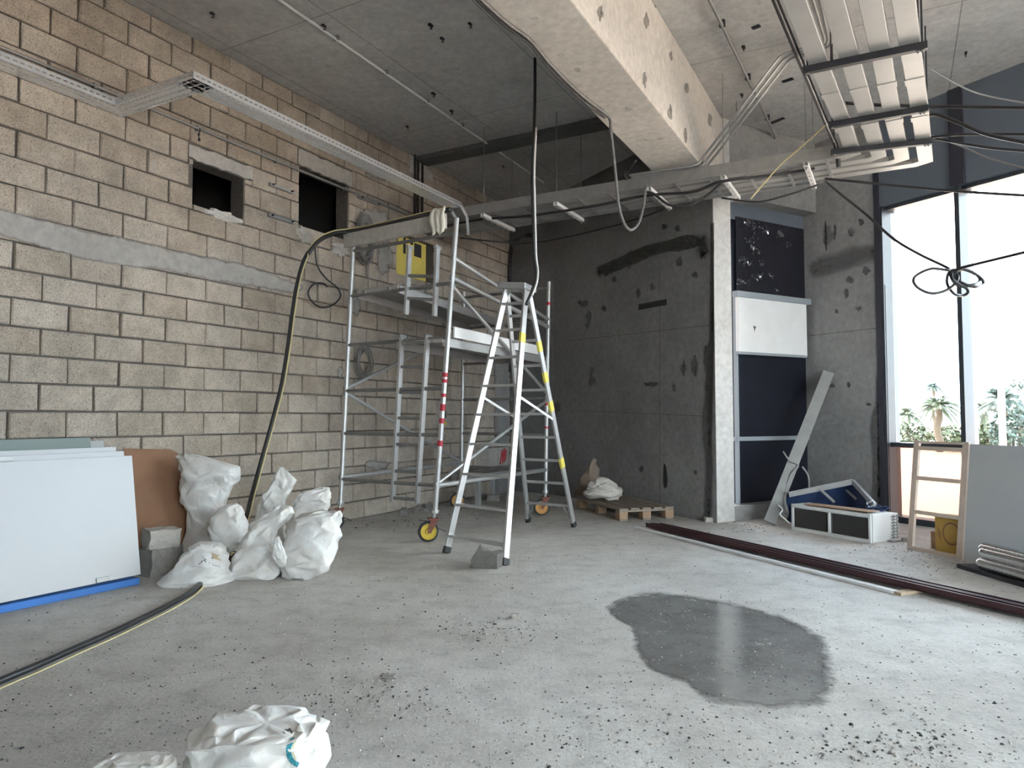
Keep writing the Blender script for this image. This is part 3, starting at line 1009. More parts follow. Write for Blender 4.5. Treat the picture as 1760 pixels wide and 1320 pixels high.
# ---- back wall behind the camera: solid on the left, unseen glazing added on the right for fill light
kd = (BACKR - BACKL).normalized(); kL = (BACKR - BACKL).length; kn = V((0, -0.25, 0)); K0 = 11.0
kb = MB()
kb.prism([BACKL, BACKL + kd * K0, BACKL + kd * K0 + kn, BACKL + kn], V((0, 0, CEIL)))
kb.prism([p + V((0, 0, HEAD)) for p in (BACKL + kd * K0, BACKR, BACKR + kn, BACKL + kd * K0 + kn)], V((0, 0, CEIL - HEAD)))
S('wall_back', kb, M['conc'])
nk = 4
for i in range(nk):
    a0, a1 = K0 + (kL - K0) * i / nk, K0 + (kL - K0) * (i + 1) / nk
    w_ = MB()
    w_.prism([BACKL + kd * (a1 - 0.05), BACKL + kd * a1, BACKL + kd * a1 + kn, BACKL + kd * (a1 - 0.05) + kn], V((0, 0, HEAD)))
    w_.prism([BACKL + kd * a0, BACKL + kd * a1, BACKL + kd * a1 + kn, BACKL + kd * a0 + kn], V((0, 0, 0.07)))
    win = S('window_%d' % (wi + 1 + i), w_, M['frame'])
    g_ = MB()
    g_.box(BACKL + kd * ((a0 + a1) / 2 - 0.025) + kn * 0.5 + V((0, 0, (HEAD + 0.07) / 2)), (a1 - a0 - 0.05) / 2, 0.004, (HEAD - 0.07) / 2, kd, V((-kd.y, kd.x, 0)), ZUP)
    g_.build('pane', M['glass'], win)

# ---- recess with dark panels
def rp(x, y, off=0.0):
    return onplane(x, y, R0 - DA * off, DA)
def rect_panel(x0, x1, y0, y1, off, th):
    """panel in the recess plane between two image columns; heights taken at the left edge"""
    a = rp(x0, y0, off); b = rp(x1, y0, off); z0 = rp(x0, y1, off).z
    L = (b - a).dot(DB)
    mb = MB()
    c = a + DB * (L / 2); c.z = (a.z + z0) / 2
    mb.box(c, L / 2, th / 2, (a.z - z0) / 2, DB, DA, ZUP)
    return mb
door = S('door_1', rect_panel(1255, 1389, 372, 885, -0.06, 0.02), M['darkpanel'])
rect_panel(1264, 1389, 757, 863, -0.04, 0.016).build('panel', M['darkpanel'], door)
rect_panel(1264, 1389, 606, 751, -0.04, 0.016).build('panel', M['darkpanel'], door)
rect_panel(1262, 1389, 751, 758, -0.02, 0.05).build('rail', M['framelight'], door)
rect_panel(1261.5, 1264.5, 500, 880, 0.0, 0.05).build('stile', M['framelight'], door)
rect_panel(1382, 1389, 350, 880, -0.01, 0.05).build('stile', M['fasciadark'], door)
rect_panel(1255, 1392, 330, 376, -0.05, 0.03).build('header_panel', M['fascia'], door)
mm = rect_panel(1264, 1389, 372, 505, -0.03, 0.012).build('membrane', M['membrane'], door)
r = random.Random(21)
flk = MB()
for cx, cy, sp, n in ((1281, 383, 7, 26), (1297, 389, 10, 30), (1316, 395, 6, 22), (1341, 403, 7, 46), (1294, 425, 4, 22), (1300, 432, 8, 14),
                      (1277, 449, 8, 34), (1289, 452, 6, 20), (1304, 476, 7, 34), (1272, 483, 5, 26), (1286, 485, 5, 10), (1327, 476, 4, 10),
                      (1292, 412, 12, 20), (1353, 420, 6, 12), (1335, 500, 4, 8), (1310, 455, 6, 12)):
    for _ in range(n):
        c = rp(r.gauss(cx, sp * 0.6), r.gauss(cy, sp * 0.5), 0.0 - 0.022)
        if not (1266 < px(c)[0] < 1382): continue
        a_ = r.uniform(0, 6.28); l1, l2 = r.uniform(0.004, 0.018), r.uniform(0.003, 0.007)
        u1 = DB * math.cos(a_) + ZUP * math.sin(a_); u2 = (DB * -math.sin(a_) + ZUP * math.cos(a_) + DA * r.uniform(-.7, .4)).normalized()
        flk.add([c - u1 * l1 - u2 * l2, c + u1 * l1 - u2 * l2, c + u1 * l1 + u2 * l2, c - u1 * l1 + u2 * l2], [(0, 1, 2, 3)])
fk = flk.build('torn_foil_flecks', M['silver'], door, fix=False)
fk['kind'] = 'stuff'
# concrete sill of the recess
sl = MB()
sl.prism([C0 + DB * PIER_T + DA * 0.02, cross2(C0 + DA * 0.02, DB, R1, FD), R1 + DA * 0.1, R0 + DA * 0.1], V((0, 0, rp(1270, 866).z)))
S('trim_6', sl, M['conc'])
# white roller blind box over the doors
bl = thing('roller_blind', rp(1325, 610, 0.05), 'white roller blind with a torn hole hung between dark panels', 'blind')
rect_panel(1266, 1383, 507, 606, 0.045, 0.05).build('curtain', M['white'], bl, bevel=0.006)
hd = rect_panel(1263, 1389, 500, 510, 0.06, 0.09).build('top_rail', M['framelight'], bl, bevel=0.004)
rect_panel(1265, 1383, 604, 608.5, 0.05, 0.06).build('bottom_rail', M['framelight'], bl)
mb = MB(); c = rp(1297, 566, 0.073)
mb.add([c + DB * a_ * 0.03 + ZUP * b_ * 0.045 for a_, b_ in ((-.8, 1), (.4, .7), (1, 1.0), (.3, .1), (-.1, -1), (-.3, .2))], [(0, 1, 2, 3, 4, 5)])
mb.build('torn_hole', M['rubber'], bl, fix=False)

# ================================================================== SERVICES ON WALL AND CEILING
def perforated(mb, p, d, n, L, W, rows=3, pitch=0.05, slot=0.030, sw=0.013, th=0.002, zz=ZUP):
    """perforated strip from p along d (length L), width W along n, real slots"""
    gap = W / rows
    edges = [0.0]
    for r_ in range(rows):
        c = gap * (r_ + 0.5)
        edges += [c - sw / 2, c + sw / 2]
    edges.append(W)
    for i in range(0, len(edges), 2):               # solid strips
        a, b = edges[i], edges[i + 1]
        mb.box(p + d * (L / 2) + n * ((a + b) / 2), L / 2, (b - a) / 2, th / 2, d, n, zz)
    for r_ in range(rows):                          # bridges between the slots
        c = gap * (r_ + 0.5)
        k = int(L / pitch)
        for j in range(k):
            u = j * pitch + (pitch / 2 if r_ % 2 else 0)
            q = p + d * (u + (pitch - slot) / 2) + n * c
            mb.add([q - d * ((pitch - slot) / 2) - n * (sw / 2), q + d * ((pitch - slot) / 2) - n * (sw / 2),
                    q + d * ((pitch - slot) / 2) + n * (sw / 2), q - d * ((pitch - slot) / 2) + n * (sw / 2)], [(0, 1, 2, 3)])

TRZ1 = 3.72
tJ = (fl(247, 190, TRZ1) - W0).dot(D1)
wJ = (fl(345, 140, TRZ1) - W0).dot(N1)
TWID = 0.18
tray = thing('wall_cable_tray', tw(0, 0.1, TRZ1), 'perforated galvanised cable tray kinking out from the block wall', 'cable tray')
def tray_run(p, d, n, L, W, rail0=True, rail1=True):
    mb = MB(); perforated(mb, p, d, n, L, W)
    mb.build('perforated_base', M['galv'], tray, fix=False)
    for k, on in ((0, rail0), (1, rail1)):
        if on:
            mb = MB()
            q = p + n * (W * k)
            perforated(mb, q, d, ZUP, L, 0.055, rows=1, pitch=0.05, slot=0.030, sw=0.012, zz=n)
            mb.box(q + d * (L / 2) + n * (0.008 if k == 0 else -0.008) + ZUP * 0.055, L / 2, 0.008, 0.002, d, n, ZUP)
            mb.build('side_rail', M['galv'], tray, fix=False)
tray_run(tw(-2.2, 0.02, TRZ1), D1, N1, 2.2 + tJ, TWID)
tray_run(tw(tJ, 0.02 + TWID, TRZ1), N1, -D1, wJ - TWID - 0.02, TWID)
tray_run(tw(tJ - TWID, wJ - TWID, TRZ1), D1, N1, 4.32 - tJ + TWID, TWID)
# bend down at the far end
pe = tw(4.32, wJ - TWID / 2, TRZ1 + 0.02)
mb = MB()
for s_ in (-1, 1):
    o_ = N1 * (s_ * (TWID / 2 - 0.01))
    mb.bar(pe + o_, pe + o_ + D1 * 0.14 - ZUP * 0.10, 0.012, 0.05)
    mb.bar(pe + o_ + D1 * 0.14 - ZUP * 0.10, pe + o_ + D1 * 0.17 - ZUP * 0.32, 0.012, 0.05, up=D1)
mb.build('drop_bend', M['galv'], tray, bevel=0.004)
# thin steel pipe clipped along the wall
PZ = 3.885
tP = (wl(716, 390) - W0).dot(D1)
pp = thing('wall_pipe', tw(1, 0.03, PZ), 'thin steel pipe clipped level along the upper block wall', 'pipe')
mb = MB(); mb.tube([tw(-2.2, 0.03, PZ), tw(tP, 0.03, PZ)], 0.0125, 10); mb.build('tube', M['galvdull'], pp, smooth='auto')
for x_, y_ in ((160, 130), (337, 205), (472, 262), (590, 330)):
    t_ = (wl(x_, y_) - W0).dot(D1)
    mb = MB(); mb.box(tw(t_, 0.022, PZ), 0.012, 0.022, 0.022, D1, N1, ZUP); mb.build('clip', M['galvdull'], pp)
# rag tied under the pipe
mb = MB(); mb.tube(catmull([tw((wl(338, 208) - W0).dot(D1), 0.04, PZ - k * 0.03) + D1 * (0.006 * math.sin(k * 2)) for k in range(5)], 4), [0.008 + 0.004 * math.sin(i) for i in range(17)], 6)
mb.build('wire_tail', M['cable'], pp, smooth=True)

# upright conduits in the corner above the scaffold
for i, (x_, y0_, y1_) in enumerate(((709, 258, 388), (714.5, 262, 386), (722, 250, 390))):
    t_, _z = tz(x_, 320)
    zt, zb = tz(x_, y0_)[1], tz(x_, y1_)[1]
    mb = MB(); mb.tube([tw(t_, 0.04, zb - 0.1), tw(t_, 0.04, zt)], 0.017, 10)
    tag(mb.build('upright_conduit', M['cable'], smooth='auto'), ['leftmost of three black upright conduits beside the white plaster patch', 'middle of three black upright conduits beside the white plaster patch', 'rightmost and longest of three black upright conduits beside the plaster patch'][i], 'conduit', 'upright conduits on the block wall')

# small strut brackets bolted to the wall
for (x0, y0, x1, y1, lab) in ((463, 316, 503, 331, 'small steel strut bolted between the two dark wall openings, upper one'),
                              (461, 369, 504, 385, 'small steel strut bolted between the two dark wall openings, lower one'),
                              (616, 338, 652, 351, 'small steel strut bolted right of the larger dark wall opening')):
    a, b = wl(x0, y0, 0.02), wl(x1, y1, 0.02)
    b.z = a.z
    br = thing('strut_bracket', a, lab, 'bracket', 'strut brackets on the block wall')
    mb = MB(); mb.bar(a, b, 0.04, 0.035); mb.build('channel', M['galvdull'], br, bevel=0.003)
    for q in (a.lerp(b, 0.1), a.lerp(b, 0.9)):
        mb = MB(); mb.lathe([(0.011, 0), (0.011, 0.014), (0.005, 0.014), (0.005, 0.035)], q + N1 * 0.018, N1, 8); mb.build('bolt', M['black'], br)

# coils of thin wire hanging on the wall
def coil(name, x_, y_, rx, rz, n, r, mat, lab, seed, off=0.05, tail=0.0):
    rr = random.Random(seed)
    c = wl(x_, y_, off)
    pts = []
    for i in range(n * 14):
        a_ = 2 * math.pi * i / 14
        k = 1 + 0.18 * math.sin(a_ * 0.37 + seed) + rr.uniform(-0.05, 0.05)
        pts.append(c + D1 * (rx * k * math.cos(a_)) + ZUP * (rz * k * math.sin(a_)) + N1 * (0.03 * math.sin(a_ * 0.21) + rr.uniform(-.006, .006)))
    if tail:
        pts += [c + D1 * 0.06 - ZUP * (rz + tail * q) for q in (0.2, 0.5, 1.0)]
    mb = MB(); mb.tube(catmull(pts, 2), r, 5)
    return tag(mb.build(name, mat, smooth=True), lab, 'wire coil')
coil('wire_coil', 628, 412, 0.13, 0.26, 12, 0.007, M['cablelight'], 'tangled coil of grey wire hanging on the wall below the plank', 3, 0.06, 0.35)
coil('wire_coil', 626, 622, 0.13, 0.17, 7, 0.006, M['cablelight'], 'pale looped wire hung low on the block wall inside the scaffold', 8, 0.06)
# loose black cable with one loop
off = 0.09
pts = [wl(x_, y_, off) for x_, y_ in ((541, 422), (545, 455), (560, 478), (580, 495), (585, 510), (572, 524), (552, 528), (536, 518), (530, 502), (540, 488), (556, 487), (562, 493))]
mb = MB(); mb.tube(catmull(pts, 7), 0.010, 7)
tag(mb.build('looped_cable', M['cable'], smooth=True), 'thin black cable ending in one round loop on the block wall', 'cable')
# black conduits bending down in the dark corner
for k, (dx, lab) in enumerate(((0, 'outer of two black conduits curving down the wall in the dark corner'), (9, 'inner of two black conduits curving down the wall in the dark corner'))):
    pts = [at(915, 402 + dx * 0.4, 10.7), at(902, 404 + dx * 0.4, 11.0)] + [wl(x_ + dx * 0.8, y_ + dx * 0.4, 0.05) for x_, y_ in ((884, 414), (878, 432), (876, 470), (876, 560), (876, 640))]
    mb = MB(); mb.tube(catmull(pts, 6), 0.028, 8)
    tag(mb.build('bent_conduit', M['cable'], smooth=True), lab, 'conduit', 'bent conduits in the corner')
# black cable slung across the corner
pts = [at(792, 409, 9.4), at(830, 413, 9.9), at(900, 418, 10.0), at(960, 410, 9.6), at(1020, 397, 9.2), at(1090, 378, 8.7), at(1140, 360, 8.2)]
mb = MB(); mb.tube(catmull(pts, 7), 0.012, 7)
tag(mb.build('slung_cable', M['cable'], smooth=True), 'black cable slung low across the dark corner below the ceiling tray', 'cable')

# ---------------- conduit and hooks on the slab
CZ = CEIL - 0.03
cc = thing('ceiling_conduit', fl(640, 115, CZ), 'thin pale conduit running along the dark slab left of the beam', 'conduit')
a, b = fl(475, -4, CZ), fl(845, 252, CZ)
d = (b - a).normalized()
mb = MB(); mb.tube([a - d * 2.0, b + d * 1.6], 0.013, 8); mb.build('tube', M['white'], cc, smooth='auto')
for k in range(6):
    q = a.lerp(b, k / 5)
    mb = MB(); mb.box(q + ZUP * 0.012, 0.012, 0.03, 0.02, d, d.cross(ZUP), ZUP); mb.build('clip', M['galvdull'], cc)
rr = random.Random(31)
hook_px = [(365, 22, 'dark anchor stub in the slab near the top left corner'), (557, 43, 'dark anchor stub in the slab beside the pale conduit'), (760, 65, 'dark anchor stub in the slab between conduit and beam'), (740, 42, 'dark anchor stub left of the pair near the beam'), (808, 40, 'dark anchor stub closest to the top of the beam edge'), (700, 217, 'dark anchor stub in the slab above the white plaster patch'),
           (865, 285, 'dark anchor stub in the slab behind the far rib'), (745, 160, 'dark anchor stub right below the pale conduit on the dark slab'), (776, 190, 'dark anchor stub next to the rod in the dark slab'), (1278, 80, 'dark anchor stub in the bright slab beside the slim pipe'), (1275, 162, 'dark anchor stub in the bright slab above the steel conduits'), (1660, 90, 'dark anchor stub in the slab at upper right by the fascia')]
for i, (x_, y_, lb) in enumerate(hook_px):
    c = fl(x_, y_, CEIL)
    mb = MB()
    s_ = rr.uniform(0.45, 0.7)
    mb.box(c - ZUP * 0.008, 0.04 * s_, 0.022 * s_, 0.008, D1, N1, ZUP)
    mb.tube([c - ZUP * 0.012 + D1 * 0.01, c - ZUP * 0.035 + D1 * 0.02, c - ZUP * 0.045 - D1 * 0.01], 0.005, 5)
    tag(mb.build('ceiling_anchor', M['black'], smooth='auto'), lb, 'anchor', 'anchor stubs in the ceiling')
# cast-in black conduit boxes on the lighter slab
for x0, y0, x1, y1, lb in ((1345, 141, 1363, 135, 'short black slot plate in the bright slab beside the slanting conduits'), (1325, 212, 1347, 203, 'short black slot plate in the slab near the header beam'), (1293, 49, 1306, 44, 'short black slot plate in the slab at the top beside the slim pipe')):
    mb = MB(); mb.bar(fl(x0, y0, CEIL - 0.006), fl(x1, y1, CEIL - 0.006), 0.045, 0.012)
    tag(mb.build('ceiling_slot', M['black']), lb, 'slot plate', 'slot plates in the ceiling')

# rods that still hang from the slab on their own
def rod(p, q, lab, r=0.006, mat=None, grp='threaded rods hanging from the slab'):
    mb = MB(); mb.tube([p, q], r, 6)
    return tag(mb.build('threaded_rod', mat or M['galvdull']), lab, 'rod', grp)

# ---------------- transverse cable tray with struts
SZ = 3.65
SPX = [(830, 370), (955, 350), (1113, 322), (1243, 305), (1385, 282)]
tN = sum((fl(x_, y_, SZ) - W0).dot(D1) for x_, y_ in SPX) / 5
SW_ = [(fl(x_, y_, SZ) - W0).dot(N1) for x_, y_ in SPX]
SLEN = 0.80
ct = thing('ceiling_cable_tray', tw(tN, 2, SZ), 'long cable tray crossing the room under the slab on short white struts', 'cable tray')
wTE = (fl(1440, 262, SZ + 0.1) - W0).dot(N1)
for tt, z0, z1 in ((tN + 0.03, SZ + 0.03, SZ + 0.15), (tN + SLEN - 0.05, SZ + 0.03, SZ + 0.11)):
    mb = MB()
    mb.box(tw(tt, (0.2 + wTE) / 2, (z0 + z1) / 2), (wTE - 0.2) / 2, 0.003, (z1 - z0) / 2, N1, D1, ZUP)
    mb.box(tw(tt + 0.012, (0.2 + wTE) / 2, z0), (wTE - 0.2) / 2, 0.014, 0.002, N1, D1, ZUP)
    mb.build('side_rail', M['galvdull'], ct)
for k in range(14):
    w_ = 0.3 + (wTE - 0.4) * k / 13
    mb = MB(); mb.bar(tw(tN + 0.03, w_, SZ + 0.035), tw(tN + SLEN - 0.05, w_, SZ + 0.035), 0.03, 0.012)
    mb.build('cross_rung', M['galvdull'], ct)
for i, w_ in enumerate(SW_):
    mb = MB()
    p, q = tw(tN, w_, SZ), tw(tN + SLEN, w_, SZ)
    mb.box((p + q) / 2 - ZUP * 0.018, SLEN / 2, 0.0225, 0.002, D1, N1, ZUP)
    for s_ in (-1, 1):
        mb.box((p + q) / 2 + N1 * (s_ * 0.0215), SLEN / 2, 0.0015, 0.02, D1, N1, ZUP)
        mb.box((p + q) / 2 + N1 * (s_ * 0.015) + ZUP * 0.019, SLEN / 2, 0.007, 0.0015, D1, N1, ZUP)
    st = mb.build('strut', M['white'], ct)
    for k in range(6):
        m2 = MB(); m2.lathe([(0.007, 0), (0.007, 0.003)], p.lerp(q, (k + 0.5) / 6) - ZUP * 0.0215, -ZUP, 8); m2.build('slot_hole', M['black'], st)
    for tt in (0.04, SLEN - 0.04):
        m2 = MB(); m2.tube([tw(tN + tt, w_, SZ - 0.05), tw(tN + tt, w_, BEAMZ if wA < w_ < wB else CEIL)], 0.0055, 6)
        m2.build('hanger_rod', M['galvdull'], ct)
        m2 = MB(); m2.lathe([(0.014, -0.028), (0.014, -0.02)], tw(tN + tt, w_, SZ), ZUP, 6); m2.build('nut', M['galvdull'], ct)

# flat white ducts: along the tray, round a bend, then off over the camera's right
def sweep_rect(pts, w, h):
    mb = MB(); n = len(pts); vs = []
    for i in range(n):
        a_ = pts[max(0, i - 1)]; b_ = pts[min(n - 1, i + 1)]
        d0 = (pts[i] - a_).normalized() if i > 0 else (b_ - pts[i]).normalized()
        d1_ = (b_ - pts[i]).normalized() if i < n - 1 else d0
        tg = (d0 + d1_).normalized()
        sd = tg.cross(ZUP).normalized()
        k = 1.0 / max(0.5, tg.dot(d0))
        for sx, sz in ((-1, -1), (1, -1), (1, 1), (-1, 1)):
            vs.append(pts[i] + sd * (sx * w / 2 * k) + ZUP * (sz * h / 2))
    fc = [(3, 2, 1, 0), tuple((n - 1) * 4 + j for j in range(4))]
    for i in range(n - 1):
        for j in range(4):
            j2 = (j + 1) % 4
            fc.append((i * 4 + j, i * 4 + j2, (i + 1) * 4 + j2, (i + 1) * 4 + j))
    return mb.add(vs, fc)
DZ = SZ + 0.075
BAR = [((1380, 122), (1594, 78)), ((1424, 216), (1596, 186)), ((1428, 262), (1602, 243))]
DX = [(1465, 1450, 1411), (1507, 1493, 1463), (1546, 1534, 1515), (1587, 1581, 1565)]
def bary(i, x_):
    (xa, ya), (xb, yb_) = BAR[i]
    return ya + (yb_ - ya) * (x_ - xa) / (xb - xa)
labs = ['innermost', 'second', 'third', 'outermost']
DUCTW = 0.125
DUCTS = []
for k in range(4):
    p3 = fl(DX[k][0], bary(2, DX[k][0]), DZ); p2 = fl(DX[k][1], bary(1, DX[k][1]), DZ); p1 = fl(DX[k][2], bary(0, DX[k][2]), DZ)
    dd = (p3 - p1).normalized()
    lane = tN + 0.15 + 0.185 * k
    el = cross2(p3, dd, tw(lane, 0), N1); el.z = DZ
    c1 = el - dd * 0.06; c2 = el - N1 * 0.10
    start = p1 - dd * 4.0
    pts = [tw(lane, 0.25, DZ), c2, c1, p3, p2, p1, start]
    DUCTS.append((pts, dd))
    ob = sweep_rect(pts, DUCTW, 0.05).build('flat_duct', M['duct'], bevel=0.004)
    tag(ob, labs[k] + ' of four flat white ducts that bend off the ceiling tray', 'duct', 'flat white ducts under the ceiling')
    # couplings on the straight
    for q in (0.35, 0.75):
        c = p3.lerp(p1, q)
        mb = MB(); mb.box(c, 0.05, DUCTW / 2 + 0.004, 0.03, dd, dd.cross(ZUP), ZUP)
        mb.build('coupling', M['duct'], ob, bevel=0.003)
# black trapeze bars with hanging rods
tl = ['black trapeze bar under the ducts nearest the camera', 'middle of three black trapeze bars under the ducts', 'black trapeze bar at the far bend of the ducts']
for i, ((xa, ya), (xb, yb_)) in enumerate(BAR):
    a, b = fl(xa, ya, DZ - 0.05), fl(xb, yb_, DZ - 0.05)
    tb_ = thing('trapeze_bar', (a + b) / 2, tl[i], 'trapeze bar', 'black trapeze bars')
    mb = MB(); mb.bar(a, b, 0.045, 0.05); mb.build('channel', M['black'], tb_, bevel=0.003)
    u = (b - a).normalized()
    for q in ((a + u * 0.03), (b - u * 0.03), (b - u * 0.055)):
        mb = MB(); mb.tube([q - ZUP * 0.04, V((q.x, q.y, CEIL))], 0.006, 6); mb.build('rod', M['black'], tb_)
        mb = MB(); mb.lathe([(0.013, -0.035), (0.013, -0.026)], q, ZUP, 6); mb.build('nut', M['galvdull'], tb_)

# black pipe left of the ducts, dropping at the far end
dd = DUCTS[0][1]
sd = dd.cross(ZUP)
a = fl(1381, 118, DZ + 0.05); b = fl(1424, 222, DZ + 0.05)
dpp = (b - a).normalized()
mb = MB(); mb.tube(catmull([a - dpp * 3.5, a, b, b + dpp * 0.55, b + dpp * 0.66 - ZUP * 0.14], 5), 0.022, 10)
tag(mb.build('black_pipe', M['cable'], smooth='auto'), 'thick black pipe running beside the innermost flat duct', 'pipe')
# three steel conduits climbing from the beam to the slab
cl = ['left of three parallel steel conduits slanting up to the slab', 'middle of three parallel steel conduits slanting up to the slab', 'right of three parallel steel conduits slanting up to the slab']
for k in range(3):
    o_ = (k - 1)
    pts = [fl(1085 + o_ * 3, 304 + o_ * 3, BEAMZ - 0.03), fl(1160 + o_ * 6, 294 + o_ * 4, BEAMZ - 0.03), fl(1203 + o_ * 7, 286 + o_ * 3, BEAMZ - 0.02),
           fl(1218 + o_ * 7, 270 + o_ * 3, BEAMZ + 0.06), fl(1280 + o_ * 7, 190 + o_ * 4, 4.22), fl(1338 + o_ * 7, 114 + o_ * 5, CEIL - 0.16), fl(1352 + o_ * 5, 99 + o_ * 5, CEIL - 0.10), fl(1374, 90 + o_ * 5, CEIL - 0.09),
           fl(1405 + o_ * 5, 83 + o_ * 3, CEIL - 0.09), fl(1422 + o_ * 6, 72 + o_ * 2, CEIL - 0.09), fl(1418 + o_ * 9, 40, CEIL - 0.09), fl(1402 + o_ * 14, -30, CEIL - 0.09)]
    mb = MB(); mb.tube(catmull(pts, 4), 0.0135, 8)
    tag(mb.build('steel_conduit', M['galvdull'], smooth='auto'), cl[k], 'conduit', 'steel conduits from beam to slab')
# pale pipe under the bright slab
a, b = fl(1218, -4, CEIL - 0.05), fl(1331, 230, CEIL - 0.05)
d = (b - a).normalized()
sp_ = thing('slab_pipe', (a + b) / 2, 'slim pale pipe fixed along the bright slab right of the beam', 'pipe')
mb = MB(); mb.tube([a - d * 2.5, b, b + d * 0.05 - ZUP * 0.04], 0.016, 10); mb.build('tube', M['cablelight'], sp_, smooth='auto')
for q in (0.15, 0.5, 0.85):
    c = a.lerp(b, q); mb = MB(); mb.box(c + ZUP * 0.02, 0.015, 0.025, 0.03, d, d.cross(ZUP), ZUP); mb.build('clip', M['black'], sp_)

# extra cables lying in and sagging from the tray
def cab(name, pts, r, mat, lab, k=8, n=7):
    mb = MB(); mb.tube(catmull(pts, k), r, n)
    return tag(mb.build(name, mat, smooth=True), lab, 'cable')
def tl_(x_, y_, dt, dz=0.0):      # a point over/under the tray at image column x
    return fl(x_, y_, SZ + dz)
cab('tray_cable', [tw(tN + 0.3, 0.4, SZ + 0.03), at(830, 377, 8.75), at(900, 372, 8.5), at(1010, 356, 8.0), at(1113, 336, 7.65), at(1190, 330, 7.4), at(1240, 312, 7.2), at(1320, 302, 7.1), at(1400, 290, 7.0)], 0.016, M['cable'], 'black cable lying along the struts of the ceiling tray')
cab('tray_cable', [at(1112, 330, 7.55), at(1125, 334, 7.5), at(1150, 352, 7.45), at(1180, 355, 7.4), at(1215, 336, 7.35), at(1243, 311, 7.25)], 0.014, M['cable'], 'black cable sagging between two white struts near the pier')
cab('tray_cable', [at(1240, 340, 7.7), at(1300, 347, 7.5), at(1350, 336, 7.4), at(1405, 318, 7.3)], 0.011, M['cable'], 'black cable sagging below the tray above the dark recess')
# cables clipped under the beam, one hanging in a deep loop
for k, (o_, r_) in enumerate(((0, 0.013), (6, 0.009))):
    pts = [fl(x_ - o_ * 0.8, y_ + o_ * 0.6, BEAMZ - 0.02) for x_, y_ in ((770, -55), (830, 2), (872, 40), (912, 70), (950, 115), (1000, 164), (1044, 199))]
    if k == 0:
        Yb = pts[-1].y
        pts += [at(1050, 225, Yb), at(1058, 300, Yb + 0.1), at(1064, 355, Yb + 0.15), at(1074, 386, Yb + 0.2), at(1085, 395, Yb + 0.25), at(1098, 382, Yb + 0.3), at(1106, 352, Yb + 0.35), at(1110, 318, Yb + 0.4)]
    cab('beam_cable', pts, r_, M['cablegrey'] if k == 0 else M['cable'], ['grey cable clipped under the beam, dropping in a deep loop by the tray', 'black cable clipped along the underside edge of the big beam'][k])
cab('beam_stub_cable', [fl(1093, 275, BEAMZ - 0.02), at(1082, 290, 7.5), at(1073, 299, 7.5), at(1077, 309, 7.5)], 0.012, M['cable'], 'short black cable stub hooked beside the end of the beam')
# long cable dropping from the slab onto the stepladder
top = fl(919.5, 100, CEIL)
Yc = top.y
pts = [top, at(919.5, 150, Yc), at(918, 220, Yc), at(915, 290, Yc), at(915.5, 340, Yc), at(917, 400, Yc), at(918, 440, Yc), at(921, 466, Yc - 0.02), at(919, 486, Yc - 0.06), at(911, 508, Yc - 0.12), at(904, 524, Yc - 0.16)]
dc = thing('drop_cable', V((top.x, top.y, pts[-1].z)), 'long black and white cable hanging from the slab onto the stepladder top', 'cable')
mb = MB(); mb.tube(catmull(pts, 6), 0.015, 8); mb.build('black_core', M['cable'], dc, smooth=True)
pts2 = [p + V((0.020, -0.012, 0)) for p in pts[2:-1]]
mb = MB(); mb.tube(catmull(pts2, 6), 0.010, 7); mb.build('white_core', M['white'], dc, smooth=True)

# cables trailing to the right, towards the glazing
cab('right_cable', [at(1448, 177, 5.9), at(1520, 181, 5.8), at(1600, 183, 5.7), at(1680, 184, 5.4), at(1800, 186, 5.0)], 0.014, M['cable'], 'black cable running almost level from behind the ducts to the right edge')
cab('right_cable', [at(1594, 200, 5.9), at(1610, 197, 5.85), at(1650, 212, 5.7), at(1700, 232, 5.5), at(1800, 252, 5.1)], 0.016, M['cable'], 'thick black cable drooping right from the middle trapeze bar')
cab('right_cable', [at(1560, 243, 6.4), at(1600, 236, 6.3), at(1660, 231, 6.1), at(1800, 231, 5.5)], 0.012, M['cable'], 'black cable running right just above the window fascia')
cab('right_cable', [at(1596, 236, 6.4), at(1640, 244, 6.2), at(1700, 254, 5.9), at(1800, 262, 5.5)], 0.012, M['cable'], 'black cable sagging right below the other fascia cables')
cab('right_cable', [at(1598, 232, 6.4), at(1650, 250, 6.3), at(1700, 272, 6.1), at(1800, 300, 5.6)], 0.009, M['cablelight'], 'thin grey cable falling right across the window head')
cab('right_cable', [at(1600, 120, 5.0), at(1650, 148, 5.0), at(1700, 166, 5.0), at(1800, 183, 4.8)], 0.006, M['cablelight'], 'thin grey wire sagging across the slab at upper right')
cab('right_cable', [at(1418, 307, 7.2), at(1480, 313, 7.0), at(1560, 321, 6.8), at(1650, 329, 6.5), at(1800, 338, 6.0)], 0.013, M['cable'], 'black cable running level across the top of the window panes')
cab('tray_wire', [at(1290, 342, 7.0), at(1340, 285, 6.8), at(1380, 250, 6.5), at(1422, 212, 6.1)], 0.007, M['yellowstripe'], 'thin yellowish wire slanting from the tray up to the trapeze bar')
